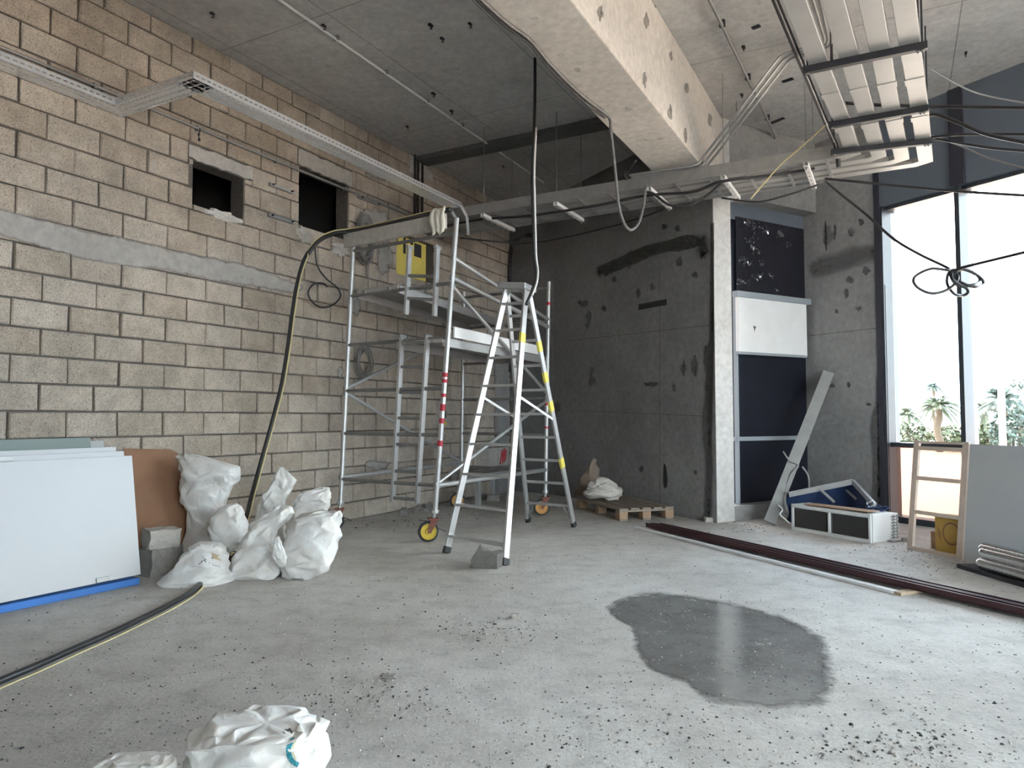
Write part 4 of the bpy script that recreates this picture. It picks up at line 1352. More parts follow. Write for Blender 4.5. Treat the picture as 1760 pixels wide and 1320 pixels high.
# the cable that ends in a hanging coil before the window
Yk = 6.1
pts = [at(1418, 312, 7.1), at(1450, 338, 6.9), at(1490, 370, 6.7), at(1535, 410, 6.5), at(1580, 437, 6.3), at(1632, 463, Yk)]
loops = [(1600, 462), (1572, 476), (1575, 492), (1600, 504), (1628, 498), (1646, 480), (1640, 464), (1630, 470), (1628, 488), (1640, 505), (1655, 508), (1664, 502), (1660, 495), (1650, 490), (1636, 478), (1640, 466),
         (1660, 464), (1684, 476), (1690, 488), (1676, 493), (1655, 487), (1640, 474), (1652, 463), (1675, 470), (1684, 482), (1670, 490), (1645, 490), (1634, 474), (1640, 465)]
rr = random.Random(4)
pts += [at(x_, y_, Yk + rr.uniform(-.06, .06)) for x_, y_ in loops]
pts += [at(1665, 457, Yk - 0.1), at(1710, 446, Yk - 0.3), at(1800, 424, Yk - 0.7)]
cab('coiled_cable', pts, 0.0125, M['cable'], 'black cable with a loose hanging coil in front of the window', 6)

# ================================================================== SCAFFOLD TOWER
# feet from the floor, heads from the image, each at its own depth
P1b, P2b, P3b = fl(583, 905), fl(744, 931), fl(937, 886)
P1b = at(583, 905, 7.72); P1b.z = 0
P4b = P1b + (P3b - P2b)
def head(x_, y_, Y):
    return at(x_, y_, Y)
P1t, P2t = head(608, 398, P1b.y + 0.05), head(785, 375, P2b.y + 0.02)
P3t, P4t = head(943.5, 484, P3b.y), None
P4t = V((P4b.x + 0.03, P4b.y, P3t.z))
sc = thing('scaffold_tower', (P1b + P2b + P3b + P4b) / 4, 'aluminium mobile scaffold tower with two decks standing at the block wall', 'scaffold')
CAST = 0.30
def pt(b, t, z):
    return b.lerp(t, (z - b.z) / (t.z - b.z))
POSTS = [(P1b, P1t), (P2b, P2t), (P3b, P3t), (P4b, P4t)]
for i, (b, t) in enumerate(POSTS):
    mb = MB()
    mb.tube([pt(b, t, CAST - 0.02), t], 0.0255, 14)
    po = mb.build('post', M['alugrey'], sc, smooth='auto')
    mb = MB()                                        # spigot joint half way
    zj = 1.62 if i != 1 else 2.05
    mb.tube([pt(b, t, zj - 0.02), pt(b, t, zj + 0.02)], 0.0285, 14); mb.build('joint_sleeve', M['alu'], po, smooth='auto')
    if i in (1, 2):
        rr = random.Random(40 + i)
        for z_ in ((1.62, 1.56, 1.42, 1.30, 1.17, 0.95) if i == 1 else (1.38, 1.08, 2.62)):
            mb = MB(); h_ = rr.uniform(0.012, 0.035)
            mb.tube([pt(b, t, z_ - h_), pt(b, t, z_ + h_)], 0.0265, 14); mb.build('red_tape', M['red'], po, smooth='auto')
    # adjustable leg and castor
    base = V((b.x, b.y, 0))
    mb = MB(); mb.tube([base + ZUP * 0.2, pt(b, t, CAST + 0.06)], 0.019, 12); mb.build('leg_spindle', M['galvdull'], sc, smooth='auto')
    mb = MB(); c = pt(b, t, CAST - 0.01)
    mb.lathe([(0.034, -0.018), (0.036, 0.0), (0.034, 0.018)], c, ZUP, 14)
    mb.bar(c - D1 * 0.055, c + D1 * 0.055, 0.018, 0.022)
    mb.build('collar', M['alu'], sc, smooth='auto')
    # castor: fork, wheel, hub, brake lever
    wax = V((-0.30, 1, 0)).normalized() if i == 1 else V((-0.12, 1, 0)).normalized()
    rl = wax.cross(ZUP).normalized()
    rl = rl if rl.x > 0 else -rl
    ctr = base + rl * (-0.045) + ZUP * 0.10
    ca = MB()
    ca.box(base + ZUP * 0.222, 0.05, 0.05, 0.008, wax, rl, ZUP)
    for s_ in (-1, 1):
        ca.prism([base + wax * (s_ * 0.034) + rl * 0.05 + ZUP * 0.215, base + wax * (s_ * 0.034) - rl * 0.03 + ZUP * 0.215, ctr + wax * (s_ * 0.034) - rl * 0.014 - ZUP * 0.015, ctr + wax * (s_ * 0.034) + rl * 0.02 - ZUP * 0.015], wax * 0.005)
    fk_ = ca.build('castor_fork', M['orange'], sc, bevel=0.003)
    w2 = MB(); w2.lathe([(0.078, -0.022), (0.095, -0.02), (0.10, -0.008), (0.10, 0.008), (0.095, 0.02), (0.078, 0.022)], ctr, wax, 28, ring=True)
    w2.build('tyre', M['rubber'], fk_, smooth='auto')
    w2 = MB(); w2.lathe([(0.012, -0.03), (0.03, -0.028), (0.034, -0.012), (0.066, -0.012), (0.07, -0.021), (0.08, -0.021), (0.08, 0.021), (0.07, 0.021), (0.066, 0.012), (0.034, 0.012), (0.03, 0.028), (0.012, 0.03)], ctr, wax, 28)
    w2.build('hub', M['yhub'] if i == 1 else M['ohub'], fk_, smooth='auto')
    w2 = MB(); w2.bar(base - rl * 0.06 + ZUP * 0.2, base - rl * 0.14 + ZUP * 0.215, 0.03, 0.006); w2.bar(base + rl * 0.05 + ZUP * 0.13, base + rl * 0.13 + ZUP * 0.095, 0.022, 0.006)
    w2.build('brake_lever', M['black'], fk_)

def rung(a, b, z, name='rung', mat=None, r=0.019):
    mb = MB(); mb.tube([pt(*a, z), pt(*b, z)], r, 12)
    return mb.build(name, mat or M['aludull'], sc, smooth='auto')
A1, A2, A3, A4 = POSTS
for z_ in (0.54, 1.03, 1.49, 1.99, 2.53, 3.03):
    rung(A1, A2, z_)
for z_ in (0.55, 0.99, 1.44, 1.92, 2.40, 2.82):
    rung(A4, A3, z_)
def brace(p, q, w=0.042, name='brace', mat=None):
    mb = MB(); mb.tube([p, q], w / 2, 12)
    o = mb.build(name, mat or M['alu'], sc, smooth='auto')
    for c, d in ((p, q), (q, p)):
        u = (d - c).normalized()
        m2 = MB(); m2.bar(c - u * 0.035, c + u * 0.05, 0.03, 0.05); m2.build('hook_claw', M['galvdull'], o)
    return o
brace(pt(*A2, 2.50), pt(*A3, 1.50))
brace(pt(*A2, 0.56), pt(*A3, 1.42))
brace(pt(*A2, 0.54), pt(*A3, 0.56), 0.05)
brace(pt(*A1, 0.56), pt(*A4, 0.60), 0.05)
brace(pt(*A1, 1.52), pt(*A4, 2.36))
brace(pt(*A1, 1.47), pt(*A4, 0.60))
brace(pt(*A2, 2.78), pt(*A3, 2.42), 0.045, 'guard_rail')
brace(pt(*A2, 2.58), pt(*A3, 2.33), 0.05, 'guard_rail')

def deck(z0, z1, f0, f1, side, mat_top, L0=0.0, L1=1.0):
    """deck between the two end frames; f0..f1 across the width (0 = wall side)"""
    a0 = pt(*A1, z0).lerp(pt(*A2, z0), f0); a1 = pt(*A1, z0).lerp(pt(*A2, z0), f1)
    b0 = pt(*A4, z1).lerp(pt(*A3, z1), f0); b1 = pt(*A4, z1).lerp(pt(*A3, z1), f1)
    up = ZUP * 0.025
    mb = MB(); mb.prism([a0 + up, a1 + up, b1 + up, b0 + up], ZUP * 0.012)
    o = mb.build('deck_board', mat_top, sc)
    for p, q in ((a0, b0), (a1, b1)):
        mb = MB(); mb.bar(p - ZUP * 0.012, q - ZUP * 0.012, 0.025, side); mb.build('deck_beam', M['alu'], o, bevel=0.003)
    for p, q in ((a0, a1), (b0, b1)):
        mb = MB(); mb.bar(p + ZUP * 0.01, q + ZUP * 0.01, 0.03, 0.05); mb.build('deck_end', M['alu'], o)
        for k in (0.2, 0.8):
            c = p.lerp(q, k); mb = MB(); mb.bar(c - D1 * 0.04, c + D1 * 0.04, 0.04, 0.03); mb.build('deck_hook', M['galvdull'], o)
    return o
deck(2.55, 2.42, 0.08, 0.50, 0.085, M['plankgrey'])
deck(1.96, 1.93, 0.52, 0.96, 0.085, M['plankgrey'])
# toe board leaning along the lower deck's outer edge
a = pt(*A2, 2.06) - D1 * -0.1; b = pt(*A3, 2.02)
mb = MB(); mb.bar(a.lerp(b, 0.02) - N1 * 0.03, a.lerp(b, 0.92) - N1 * 0.03, 0.02, 0.11)
mb.build('toe_board', M['white'], sc, bevel=0.002)

# hook-on access ladders on the near end frame
def hook_ladder(x0, x1, ytop, ybot, xb0, xb1, rungs, Yt, lab):
    l0, l1 = at(x0, ytop, Yt), at(x1, ytop, Yt - 0.17)
    b0, b1 = at(xb0, ybot, Yt), at(xb1, ybot + 3, Yt - 0.17)
    ld = thing('hook_on_ladder', (b0 + b1) / 2, lab, 'ladder', 'hook-on ladders of the scaffold')
    for p, q in ((l0, b0), (l1, b1)):
        mb = MB(); mb.bar(p, q, 0.062, 0.028, up=N1)
        st = mb.build('stile', M['alu'], ld, bevel=0.003)
        for k in range(len(rungs)):
            c = p.lerp(q, (k + 0.7) / (len(rungs) + 0.4)) - V((0, 0.016, 0)) + N1 * 0.0
    for y_ in rungs:
        f = (y_ - ytop) / (ybot - ytop)
        mb = MB(); mb.bar(l0.lerp(b0, f), l1.lerp(b1, f), 0.03, 0.03); mb.build('rung', M['aludull'], ld)
    for p, q in ((l0, b0), (l1, b1)):
        mb = MB(); mb.bar(p + ZUP * 0.0 + D1 * 0.05, p - D1 * 0.05, 0.03, 0.03); mb.build('hook', M['galvdull'], ld)
    return ld
hook_ladder(691, 735, 578, 862, 675, 717, (589, 631, 675, 719, 764, 810, 856), 7.30, 'lower hook-on aluminium ladder hanging inside the scaffold end frame')
hook_ladder(704, 752, 425, 541, 698, 747, (474, 513), 7.28, 'short upper hook-on ladder hanging in front of the yellow board')

# ================================================================== STEPLADDER
FL_, FR_, RL_, RR_ = fl(767, 951), fl(868, 972), fl(908, 898), fl(987, 906)
ztop = at(888, 494, 7.05).z
Tfl, Tfr = at(870, 498, 6.98), at(904, 499, 6.90)
Trl, Trr = at(871.5, 499, 7.18), at(909, 500, 7.08)
lad = thing('stepladder', (FL_ + FR_ + RL_ + RR_) / 4, 'tall aluminium stepladder standing open in front of the scaffold', 'ladder')
def stile(b, t, wdir, name='stile'):
    mb = MB(); d = (t - b).normalized()
    mb.bar(b + d * 0.02, t, 0.024, 0.062, up=wdir.cross(d))
    o = mb.build(name, M['alu'], lad, bevel=0.003)
    m2 = MB(); m2.bar(b, b + d * 0.06, 0.034, 0.072, up=wdir.cross(d)); m2.build('rubber_foot', M['rubber'], o, bevel=0.004)
    return o
wd = (FR_ - FL_).normalized(); wr = (RR_ - RL_).normalized()
fs_l = stile(FL_, Tfl, wd); fs_r = stile(FR_, Tfr, wd)
rs_l = stile(RL_, Trl, wr); rs_r = stile(RR_, Trr, wr)
for k in range(9):
    z_ = 0.15 + 0.27 * k
    p, q = pt(FL_, Tfl, z_), pt(FR_, Tfr, z_)
    mb = MB(); n_ = (Tfl - FL_).normalized()
    mb.bar(p, q, 0.065, 0.022); mb.build('step', M['alu'], lad, bevel=0.003)
for k in range(9):
    z_ = 0.24 + 0.25 * k
    p, q = pt(RL_, Trl, z_), pt(RR_, Trr, z_)
    mb = MB(); mb.bar(p, q, 0.035, 0.028); mb.build('rear_rung', M['alu'], lad, bevel=0.003)
# knee braces of the bottom rear rung
for b, t, s_ in ((RL_, Trl, 1), (RR_, Trr, -1)):
    mb = MB(); mb.bar(pt(b, t, 0.04), pt(b, t, 0.22) + wr * (0.09 * s_), 0.014, 0.014); mb.build('knee_brace', M['aludull'], lad)
# head
c = (Tfl + Tfr + Trl + Trr) / 4
u = ((Tfr - Tfl) + (Trr - Trl)).normalized()
v_ = ZUP.cross(u).normalized()
mb = MB(); mb.box(c + ZUP * 0.03, 0.15, 0.15, 0.028, u, v_, ZUP); mb.build('top_cap', M['alu'], lad, bevel=0.006)
for a, b in ((Tfl, u), (Tfr, -u)):
    mb = MB(); q = a + ZUP * 0.0
    mb.prism([q + ZUP * 0.01, q + b * 0.07 + ZUP * 0.01, q - ZUP * 0.09], v_ * 0.006); mb.build('gusset', M['alu'], lad)
# webbing strap between front and rear
for a0, a1, b0, b1 in ((FL_, Tfl, RL_, Trl), (FR_, Tfr, RR_, Trr)):
    mb = MB(); mb.bar(pt(a0, a1, 1.40), pt(b0, b1, 1.18), 0.006, 0.025); mb.build('spreader_strap', M['white'], lad)
for z_ in (1.93, 1.62, 1.32, 0.72):
    mb = MB(); p = pt(RR_, Trr, z_); d = (Trr - RR_).normalized()
    mb.bar(p - d * 0.055, p + d * 0.055, 0.027, 0.064, up=wr.cross(d)); mb.build('yellow_label', M['sticker'], rs_r)
p = pt(FR_, Tfr, 1.95); d = (Tfr - FR_).normalized()
mb = MB(); mb.bar(p - d * 0.05, p + d * 0.05, 0.027, 0.064, up=wd.cross(d)); mb.build('yellow_label', M['sticker'], fs_r)

# ================================================================== PLANK, CLOTH, HOSE
pa, pb = at(593, 411, 7.66), at(766, 384, 6.86)
pa.z = pb.z = (pa.z + pb.z) / 2
mb = MB(); mb.bar(pa, pb, 0.05, 0.15)
tag(mb.build('plank_box', M['cement'], bevel=0.006), 'pale plastered beam laid across the scaffold top towards the wall', 'beam')
PLZ = pa.z + 0.075
# cloth draped over its end
ce = at(753, 378, 6.80)
n_u, n_v = 12, 16
mb = MB(); vs = []
du = (pb - pa).normalized()
for j in range(n_v + 1):
    for i in range(n_u + 1):
        f = j / n_v; g_ = i / n_u - 0.5
        wd_ = 0.16 + 0.03 * math.sin(f * 4)
        base = at(753, 388, 6.82); base.z = PLZ + 0.015
        if f < 0.3:
            p = base + du * (g_ * wd_) + V((0, -1, 0)) * (-0.06 + 0.11 * f / 0.3)
        else:
            p = base + du * (g_ * wd_ + 0.015 * math.sin(f * 9)) + V((0, -1, 0)) * (0.05 + 0.022 * math.sin(g_ * 17 + f * 3) * f) - ZUP * ((f - 0.3) * 0.34 + 0.02 * math.sin(g_ * 9))
        vs.append(p)
fc = [(j * (n_u + 1) + i, j * (n_u + 1) + i + 1, (j + 1) * (n_u + 1) + i + 1, (j + 1) * (n_u + 1) + i) for j in range(n_v) for i in range(n_u)]
mb.add(vs, fc)
o = mb.build('hanging_cloth', M['cloth'], smooth=True, fix=False)
sd_ = o.modifiers.new('thickness', 'SOLIDIFY'); sd_.thickness = 0.006
tag(o, 'cream cloth hanging over the end of the plastered beam', 'cloth')
# big hose with yellow stripe, from the beam down behind the sacks and over the floor
hz = PLZ + 0.022
hp = [at(775, 372, 6.80), at(740, 378, 6.95), at(690, 384, 7.2), at(640, 391, 7.45), at(600, 397, 7.62)]
for p in hp: p.z = hz
hp += [at(572, 402, 7.5), at(545, 416, 7.35), at(524, 446, 7.25), at(511, 490, 7.15), at(503, 540, 7.05), at(495, 600, 6.95), at(485, 660, 6.85), at(470, 720, 6.75), at(452, 785, 6.65), at(434, 850, 6.5), at(424, 890, 6.25)]
hp += [at(412, 930, 5.95), at(398, 958, 5.62)]
hp += [fl(x_, y_, 0.018) for x_, y_ in ((384, 972), (360, 990), (330, 1016), (290, 1040), (245, 1062), (190, 1088), (130, 1114), (60, 1145), (0, 1170), (-90, 1210))]
hs = thing('drain_hose', V((hp[-5].x, hp[-5].y, 0)), 'thick black hose with a yellow stripe arching down to the floor', 'hose')
cp = catmull(hp, 8)
mb = MB(); mb.tube(cp, [0.025 - 0.008 * min(1.0, max(0.0, (i / len(cp) - 0.6) / 0.2)) for i in range(len(cp))], 12); mb.build('hose_body', M['cable'], hs, smooth=True)
rr_ = []
for i, p in enumerate(cp):
    f = i / len(cp)
    k = min(1.0, max(0.0, (f - 0.62) / 0.12))
    o1 = ZUP * 0.026 + V((0.0, -0.008, 0))
    o2 = V((0.036, -0.022, -0.020))
    if f > 0.25 and f < 0.62: o1 = V((0.024, -0.016, 0.0))
    rr_.append(p + o1.lerp(o2, k))
mb = MB(); mb.tube(rr_, 0.0075, 6); mb.build('yellow_line', M['yellowstripe'], hs, smooth=True)

# ================================================================== SACKS, BOARDS AND BLOCKS ON THE LEFT
from mathutils.bvhtree import BVHTree

def interp_rows(rows, n):
    ys = [r_[0] for r_ in rows]
    tot = ys[-1] - ys[0]
    out = []
    pts = [V((r_[0], r_[1], r_[2])) for r_ in rows]
    cm_ = catmull(pts, 10)
    # resample by index
    for i in range(n):
        f = i / (n - 1) * (len(cm_) - 1)
        a = int(f); b = min(a + 1, len(cm_) - 1)
        out.append(cm_[a].lerp(cm_[b], f - a))
    return out

def sack(rows, Y, label, seed, thick=0.9, amp=0.022, tmax=0.26, tilt=0.0, floor_z=0.0, n=15, m=18, mat=None, mouth=0.0, name='rubble_sack', group='white rubble sacks by the block wall', cat='sack', sharp=0.55):
    """crumpled sack: coarse jittered skin with random creases, then subdivided so folds stay crisp"""
    rr = interp_rows(rows, n)
    rd_ = random.Random(seed * 17)
    vs = []
    so = V((seed * 3.7, seed * 1.3, seed * 5.1))
    for i, r_ in enumerate(rr):
        y_, xl, xr = r_
        Yr = Y + tilt * (i / (n - 1) - 0.5)
        L_, R_ = at(xl, y_, Yr), at(xr, y_, Yr)
        c = (L_ + R_) / 2; hw = max((R_ - L_).length / 2, 0.004)
        dp = min(hw * thick, tmax)
        k = min(1.0, hw / 0.07)
        for j in range(m):
            a = 2 * math.pi * (j + rd_.uniform(-.32, .32) + 0.5 * (i % 2)) / m
            ca, sa = math.cos(a), math.sin(a)
            e = 0.75
            p = c + V((hw * math.copysign(abs(ca) ** e, ca), dp * math.copysign(abs(sa) ** e, sa), 0))
            nrm = V((ca, sa, 0))
            big = noise.noise(p * 4.0 + so)
            p = p + nrm * (1.35 * amp * k * (1.2 * big + rd_.uniform(-1.2, 0.75))) + ZUP * (amp * k * rd_.uniform(-.8, .8))
            p.z = max(p.z, floor_z)
            vs.append(p)
    fc = []
    for i in range(n - 1):
        for j in range(m):
            j2 = (j + 1) % m
            q = (i * m + j, i * m + j2, (i + 1) * m + j2, (i + 1) * m + j)
            if rd_.random() < 0.5: fc += [(q[0], q[1], q[2]), (q[0], q[2], q[3])]
            else: fc += [(q[0], q[1], q[3]), (q[1], q[2], q[3])]
    b = len(vs)
    c0 = sum((vs[j] for j in range(m)), V((0, 0, 0))) / m; c1 = sum((vs[(n - 1) * m + j] for j in range(m)), V((0, 0, 0))) / m
    if mouth:                                   # the mouth stays open: skin turns in and down
        for j in range(m):
            vs.append(c0 + (vs[j] - c0) * 0.78 - ZUP * mouth)
        vs += [c0 - ZUP * (mouth * 1.3), c1]
        for j in range(m):
            j2 = (j + 1) % m
            fc += [(j2, j, b + j, b + j2), (b + j2, b + j, b + m)]
            fc.append((b + m + 1, (n - 1) * m + j, (n - 1) * m + j2))
    else:
        vs += [c0 - ZUP * 0.004, c1]
        for j in range(m):
            j2 = (j + 1) % m
            fc.append((b, j2, j)); fc.append((b + 1, (n - 1) * m + j, (n - 1) * m + j2))
    mb = MB(); mb.add(vs, fc)
    o = mb.build(name, mat or M['bag'], smooth=True)
    me = o.data
    cr = me.attributes.new('crease_edge', 'FLOAT', 'EDGE')
    cr.data.foreach_set('value', [rd_.uniform(0.55, 1.0) if rd_.random() < sharp else 0.0 for _ in me.edges])
    ss = o.modifiers.new('skin', 'SUBSURF'); ss.levels = 2; ss.render_levels = 2
    tag(o, label, cat, group)
    bpy.context.view_layer.update()
    dg = bpy.context.evaluated_depsgraph_get()
    em_ = o.evaluated_get(dg).to_mesh()
    out = MB(); out.v = [o.location + v.co for v in em_.vertices]; out.f = [tuple(pl.vertices) for pl in em_.polygons]
    o.evaluated_get(dg).to_mesh_clear()
    return o, out

s1_, _ = sack([(781, 308, 330), (786, 306, 362), (800, 309, 398), (812, 309, 415), (826, 309, 407), (842, 309, 398), (858, 310, 392), (872, 318, 393), (890, 325, 396), (910, 318, 402), (935, 312, 408), (958, 312, 408)], 6.15,
     'tall white sack with a wide open mouth against the brown hardboard', 1, 0.55, 0.020, 0.16, mouth=0.10)
s2_, _ = sack([(866, 395, 408), (872, 384, 416), (884, 368, 421), (900, 358, 424), (918, 362, 427), (934, 372, 422), (948, 380, 412), (958, 385, 400), (966, 387, 391)], 5.72,
     'white sack slumped point-down on top of the front sacks', 2, 0.75, 0.013, 0.14)
s3_, m3 = sack([(932, 345, 366), (938, 330, 378), (950, 318, 388), (965, 306, 390), (980, 293, 393), (992, 282, 396), (1000, 280, 398), (1004, 285, 396)], 5.30,
     'low greyish white sack with a printed label lying in front', 3, 0.8, 0.014, 0.2)
s4_, _ = sack([(868, 478, 488), (876, 468, 502), (886, 452, 500), (900, 434, 486), (916, 424, 480), (934, 412, 476), (952, 402, 478), (970, 394, 484), (984, 392, 488), (994, 396, 482)], 5.48,
     'crumpled white sack leaning right in the middle of the pile', 4, 0.75, 0.022, 0.2)
s5_, _ = sack([(803, 480, 486), (812, 475, 496), (826, 469, 506), (838, 462, 502), (852, 452, 494), (868, 446, 488), (886, 440, 488), (905, 436, 490), (935, 432, 494), (950, 432, 494)], 6.2,
     'slim upright white sack with a pinched neck at the back of the pile', 5, 0.7, 0.020, 0.16)
s6_, _ = sack([(837, 548, 562), (842, 530, 566), (852, 512, 567), (864, 505, 566), (878, 500, 562), (895, 496, 560), (920, 492, 560), (948, 490, 562), (955, 492, 560)], 6.12,
     'open white sack standing behind the big front sack', 6, 0.7, 0.018, 0.18, mouth=0.08)
s7_, _ = sack([(879, 545, 585), (884, 520, 588), (894, 508, 588), (908, 498, 588), (926, 489, 586), (944, 483, 580), (962, 481, 575), (978, 482, 566), (992, 490, 546), (1000, 498, 528)], 5.42,
     'big white sack bulging at the right front of the pile', 7, 0.8, 0.018, 0.22)
# folded flap between the middle and right sacks
s8_, _ = sack([(922, 474, 480), (932, 470, 484), (946, 468, 489), (960, 470, 492), (970, 477, 491), (975, 482, 487)], 5.22, 'small folded white sack end between the two front sacks', 9, 0.6, 0.010, 0.06, floor_z=0.1)

def project(bvh, x_, y_):
    o = V((0, 0, CAMH)); d = ray(x_, y_).normalized()
    h = bvh.ray_cast(o, d)
    return (h[0] - d * 0.004) if h[0] is not None else None

def decal(parent_o, mbsrc, polys, mat, name):
    """flat print that lies on the sack's own surface"""
    bvh = BVHTree.FromPolygons([tuple(p) for p in mbsrc.v], mbsrc.f)
    mb = MB()
    for poly in polys:
        pts = [project(bvh, *q) for q in poly]
        if all(p is not None for p in pts):
            mb.add(pts, [tuple(range(len(pts)))])
    if mb.v:
        return mb.build(name, mat, parent_o, fix=False)

def quadstrip(path, w):
    out = []
    for (x0, y0), (x1, y1) in zip(path[:-1], path[1:]):
        dx, dy = x1 - x0, y1 - y0
        l = math.hypot(dx, dy) or 1
        nx, ny = -dy / l * w / 2, dx / l * w / 2
        out.append([(x0 - nx, y0 - ny), (x1 - nx, y1 - ny), (x1 + nx, y1 + ny), (x0 + nx, y0 + ny)])
    return out
# printed label on the low sack: pale patch, dark strokes
lab = [[(334 + i * 5, 951 + j * 5), (339 + i * 5, 951 + j * 5), (339 + i * 5, 956 + j * 5), (334 + i * 5, 956 + j * 5)] for i in range(6) for j in range(5)]
decal(s3_, m3, lab, M['white'], 'printed_label')
decal(s3_, m3, quadstrip([(342, 970), (350, 962), (354, 966), (362, 957), (366, 960)], 1.6) + quadstrip([(348, 957), (354, 962), (361, 968)], 1.4), M['ink'], 'label_print')
decal(s3_, m3, [q for k in range(5) for q in quadstrip([(364 + k * 3, 950 + k), (367 + k * 3, 960 + k)], 1.4)], M['yellowbox'], 'label_stripes')

# front sack cut by the lower edge of the view
s9_, m9 = sack([(1240, 400, 520), (1243, 372, 540), (1250, 345, 548), (1262, 334, 556), (1285, 328, 562), (1320, 324, 567), (1370, 322, 570), (1420, 330, 565)], 2.2,
     'white sack with a teal crescent print close to the camera', 11, 0.8, 0.017, 0.2, group='white sacks close to the camera', n=12, m=22)
decal(s9_, m9, quadstrip([(507, 1270), (500, 1275), (496, 1284), (496, 1294), (499, 1304), (505, 1311), (513, 1315)], 9), M['teal'], 'crescent_print')
decal(s9_, m9, quadstrip([(508, 1276), (504, 1284), (504, 1296), (509, 1306)], 2.0), M['yellowstripe'], 'crescent_edge')
decal(s9_, m9, quadstrip([(494, 1257), (498, 1252), (502, 1260)], 2.0) + quadstrip([(496, 1255), (490, 1254)], 1.8) + quadstrip([(486, 1257), (490, 1261)], 1.6), M['ink'], 'letter_print')
s10_, _ = sack([(1309, 215, 262), (1312, 180, 282), (1320, 150, 292), (1350, 125, 302), (1400, 115, 310), (1440, 120, 305)], 2.05,
     'edge of a second white sack at the lower left of the view', 12, 0.8, 0.008, 0.2, group='white sacks close to the camera')

# ---------------- white boards leaning on the wall
br_ = fl(242, 987, 0.075)
top_ = onplane(227, 783, br_, D1)
def lean_board(name, b, t, L, th, mat, lab, cat='board', bev=0.002, grp=None):
    """board with lower right corner b and upper right corner t, running back along the wall by L"""
    up = (t - b).normalized(); nn = D1.cross(up).normalized()
    if nn.dot(N1) > 0: nn = -nn
    mb = MB(); mb.prism([b, t, t - D1 * L, b - D1 * L], nn * th)
    o = mb.build(name, mat, bevel=bev)
    tag(o, lab, cat, grp)
    return o
lv = top_ - br_
fb = lean_board('white_board', br_, top_, 2.4, 0.018, M['whiteboard'], 'front white melamine board leaning low against the block wall', grp='white boards leaning on the wall')
for x_, y_, nm in ((176, 996, 1), (8, 789, 2)):
    up = lv.normalized(); nn = D1.cross(up).normalized()
    c = onplane(x_, y_, br_, nn)
    mb = MB(); mb.box(c - nn * (-0.004 if nn.dot(N1) > 0 else 0.004), 0.045, 0.016, 0.006, D1, up, nn); mb.build('metal_clip', M['galvdull'], fb, bevel=0.002)
for k, (x_, y_, lb) in enumerate(((213, 775, 'second white board in the leaning stack, just behind the front one'), (199, 768, 'rearmost white board in the leaning stack, standing highest'))):
    b2 = br_ - N1 * (0.03 * (k + 1)) - D1 * (0.03 * (k + 1))
    t2 = onplane(x_, y_, b2, D1)
    lean_board('white_board', b2, t2, 2.4, 0.018, M['whiteboard'], lb, grp='white boards leaning on the wall')
# blue foam strips below them
f0 = fl(231, 998, 0.02)
mb = MB(); mb.box(f0 - D1 * 1.2 - N1 * 0.06 + ZUP * 0.005, 1.2, 0.085, 0.024, (D1 + N1 * 0.03).normalized(), N1, ZUP)
tag(mb.build('foam_strip', M['blue'], bevel=0.004), 'blue foam strip under the front edge of the white boards', 'foam strip')
mb = MB(); mb.box(f0 - D1 * 1.25 - N1 * 0.17 + ZUP * 0.018, 1.2, 0.02, 0.035, D1, N1, ZUP)
tag(mb.build('foam_strip', M['blue'], bevel=0.004), 'second blue foam strip tucked behind the first beneath the boards', 'foam strip')
# green board and grey offcut behind
p = wl(155, 752, 0.09); b2 = V((p.x, p.y, 0)) + N1 * 0.22
lean_board('green_board', b2, p, 2.6, 0.0125, M['greenboard'], 'grey green plasterboard standing behind the white boards')
p = wl(178, 757, 0.07); b2 = V((p.x, p.y, 0)) + N1 * 0.16
lean_board('grey_offcut', b2, p, 0.14, 0.0125, M['greyboard'], 'narrow grey board offcut beside the green board')
# brown hardboard
p = wl(306, 779, 0.10); b2 = V((p.x, p.y, 0)) + N1 * 0.25
up = (p - b2); nn = D1.cross(up).normalized(); nn = nn if nn.dot(N1) < 0 else -nn
p2 = onplane(212, 771, p, nn); p3 = onplane(292, 772, p, nn)
mb = MB(); mb.prism([b2, p, p3, p2, V((p2.x, p2.y, 0)) + N1 * 0.25], nn * 0.006)
tag(mb.build('hardboard_sheet', M['card']), 'stained brown hardboard sheet leaning beside the white boards', 'board')

# ---------------- stones and blocks
def stone(name, c, sx, sy, sz, seed, mat, lab=None, cat='stone', grp=None, ax=V((1, 0, 0)), amp=0.12, div=4, parent=None):
    import bmesh
    bm_ = bmesh.new()
    bmesh.ops.create_cube(bm_, size=2.0)
    bmesh.ops.subdivide_edges(bm_, edges=bm_.edges[:], cuts=div, use_grid_fill=True)
    so = V((seed * 2.1, seed * 0.7, seed))
    ay = ZUP.cross(ax)
    me = bpy.data.meshes.new(name)
    vs = []
    for v in bm_.verts:
        q = v.co.copy()
        q += V((noise.noise(q * 0.9 + so), noise.noise(q * 0.9 + so * 2), noise.noise(q * 0.9 + so * 3))) * amp * 2
        q += V((noise.noise(q * 2.7 + so), noise.noise(q * 2.7 + so * 2), noise.noise(q * 2.7 + so * 3))) * amp * 0.7
        p = c + ax * (q.x * sx / 2) + ay * (q.y * sy / 2) + ZUP * (q.z * sz / 2 + sz / 2)
        p.z = max(p.z, c.z)
        vs.append(p)
    mb = MB(); mb.add(vs, [tuple(v.index for v in f.verts) for f in bm_.faces]); bm_.free()
    o = mb.build(name, mat, parent)
    if lab: tag(o, lab, cat, grp)
    return o
stone('broken_block', fl(272, 985), 0.27, 0.22, 0.20, 3, M['stone'], 'grey concrete block standing on the floor beside the white boards', 'block', None, D1, 0.05)
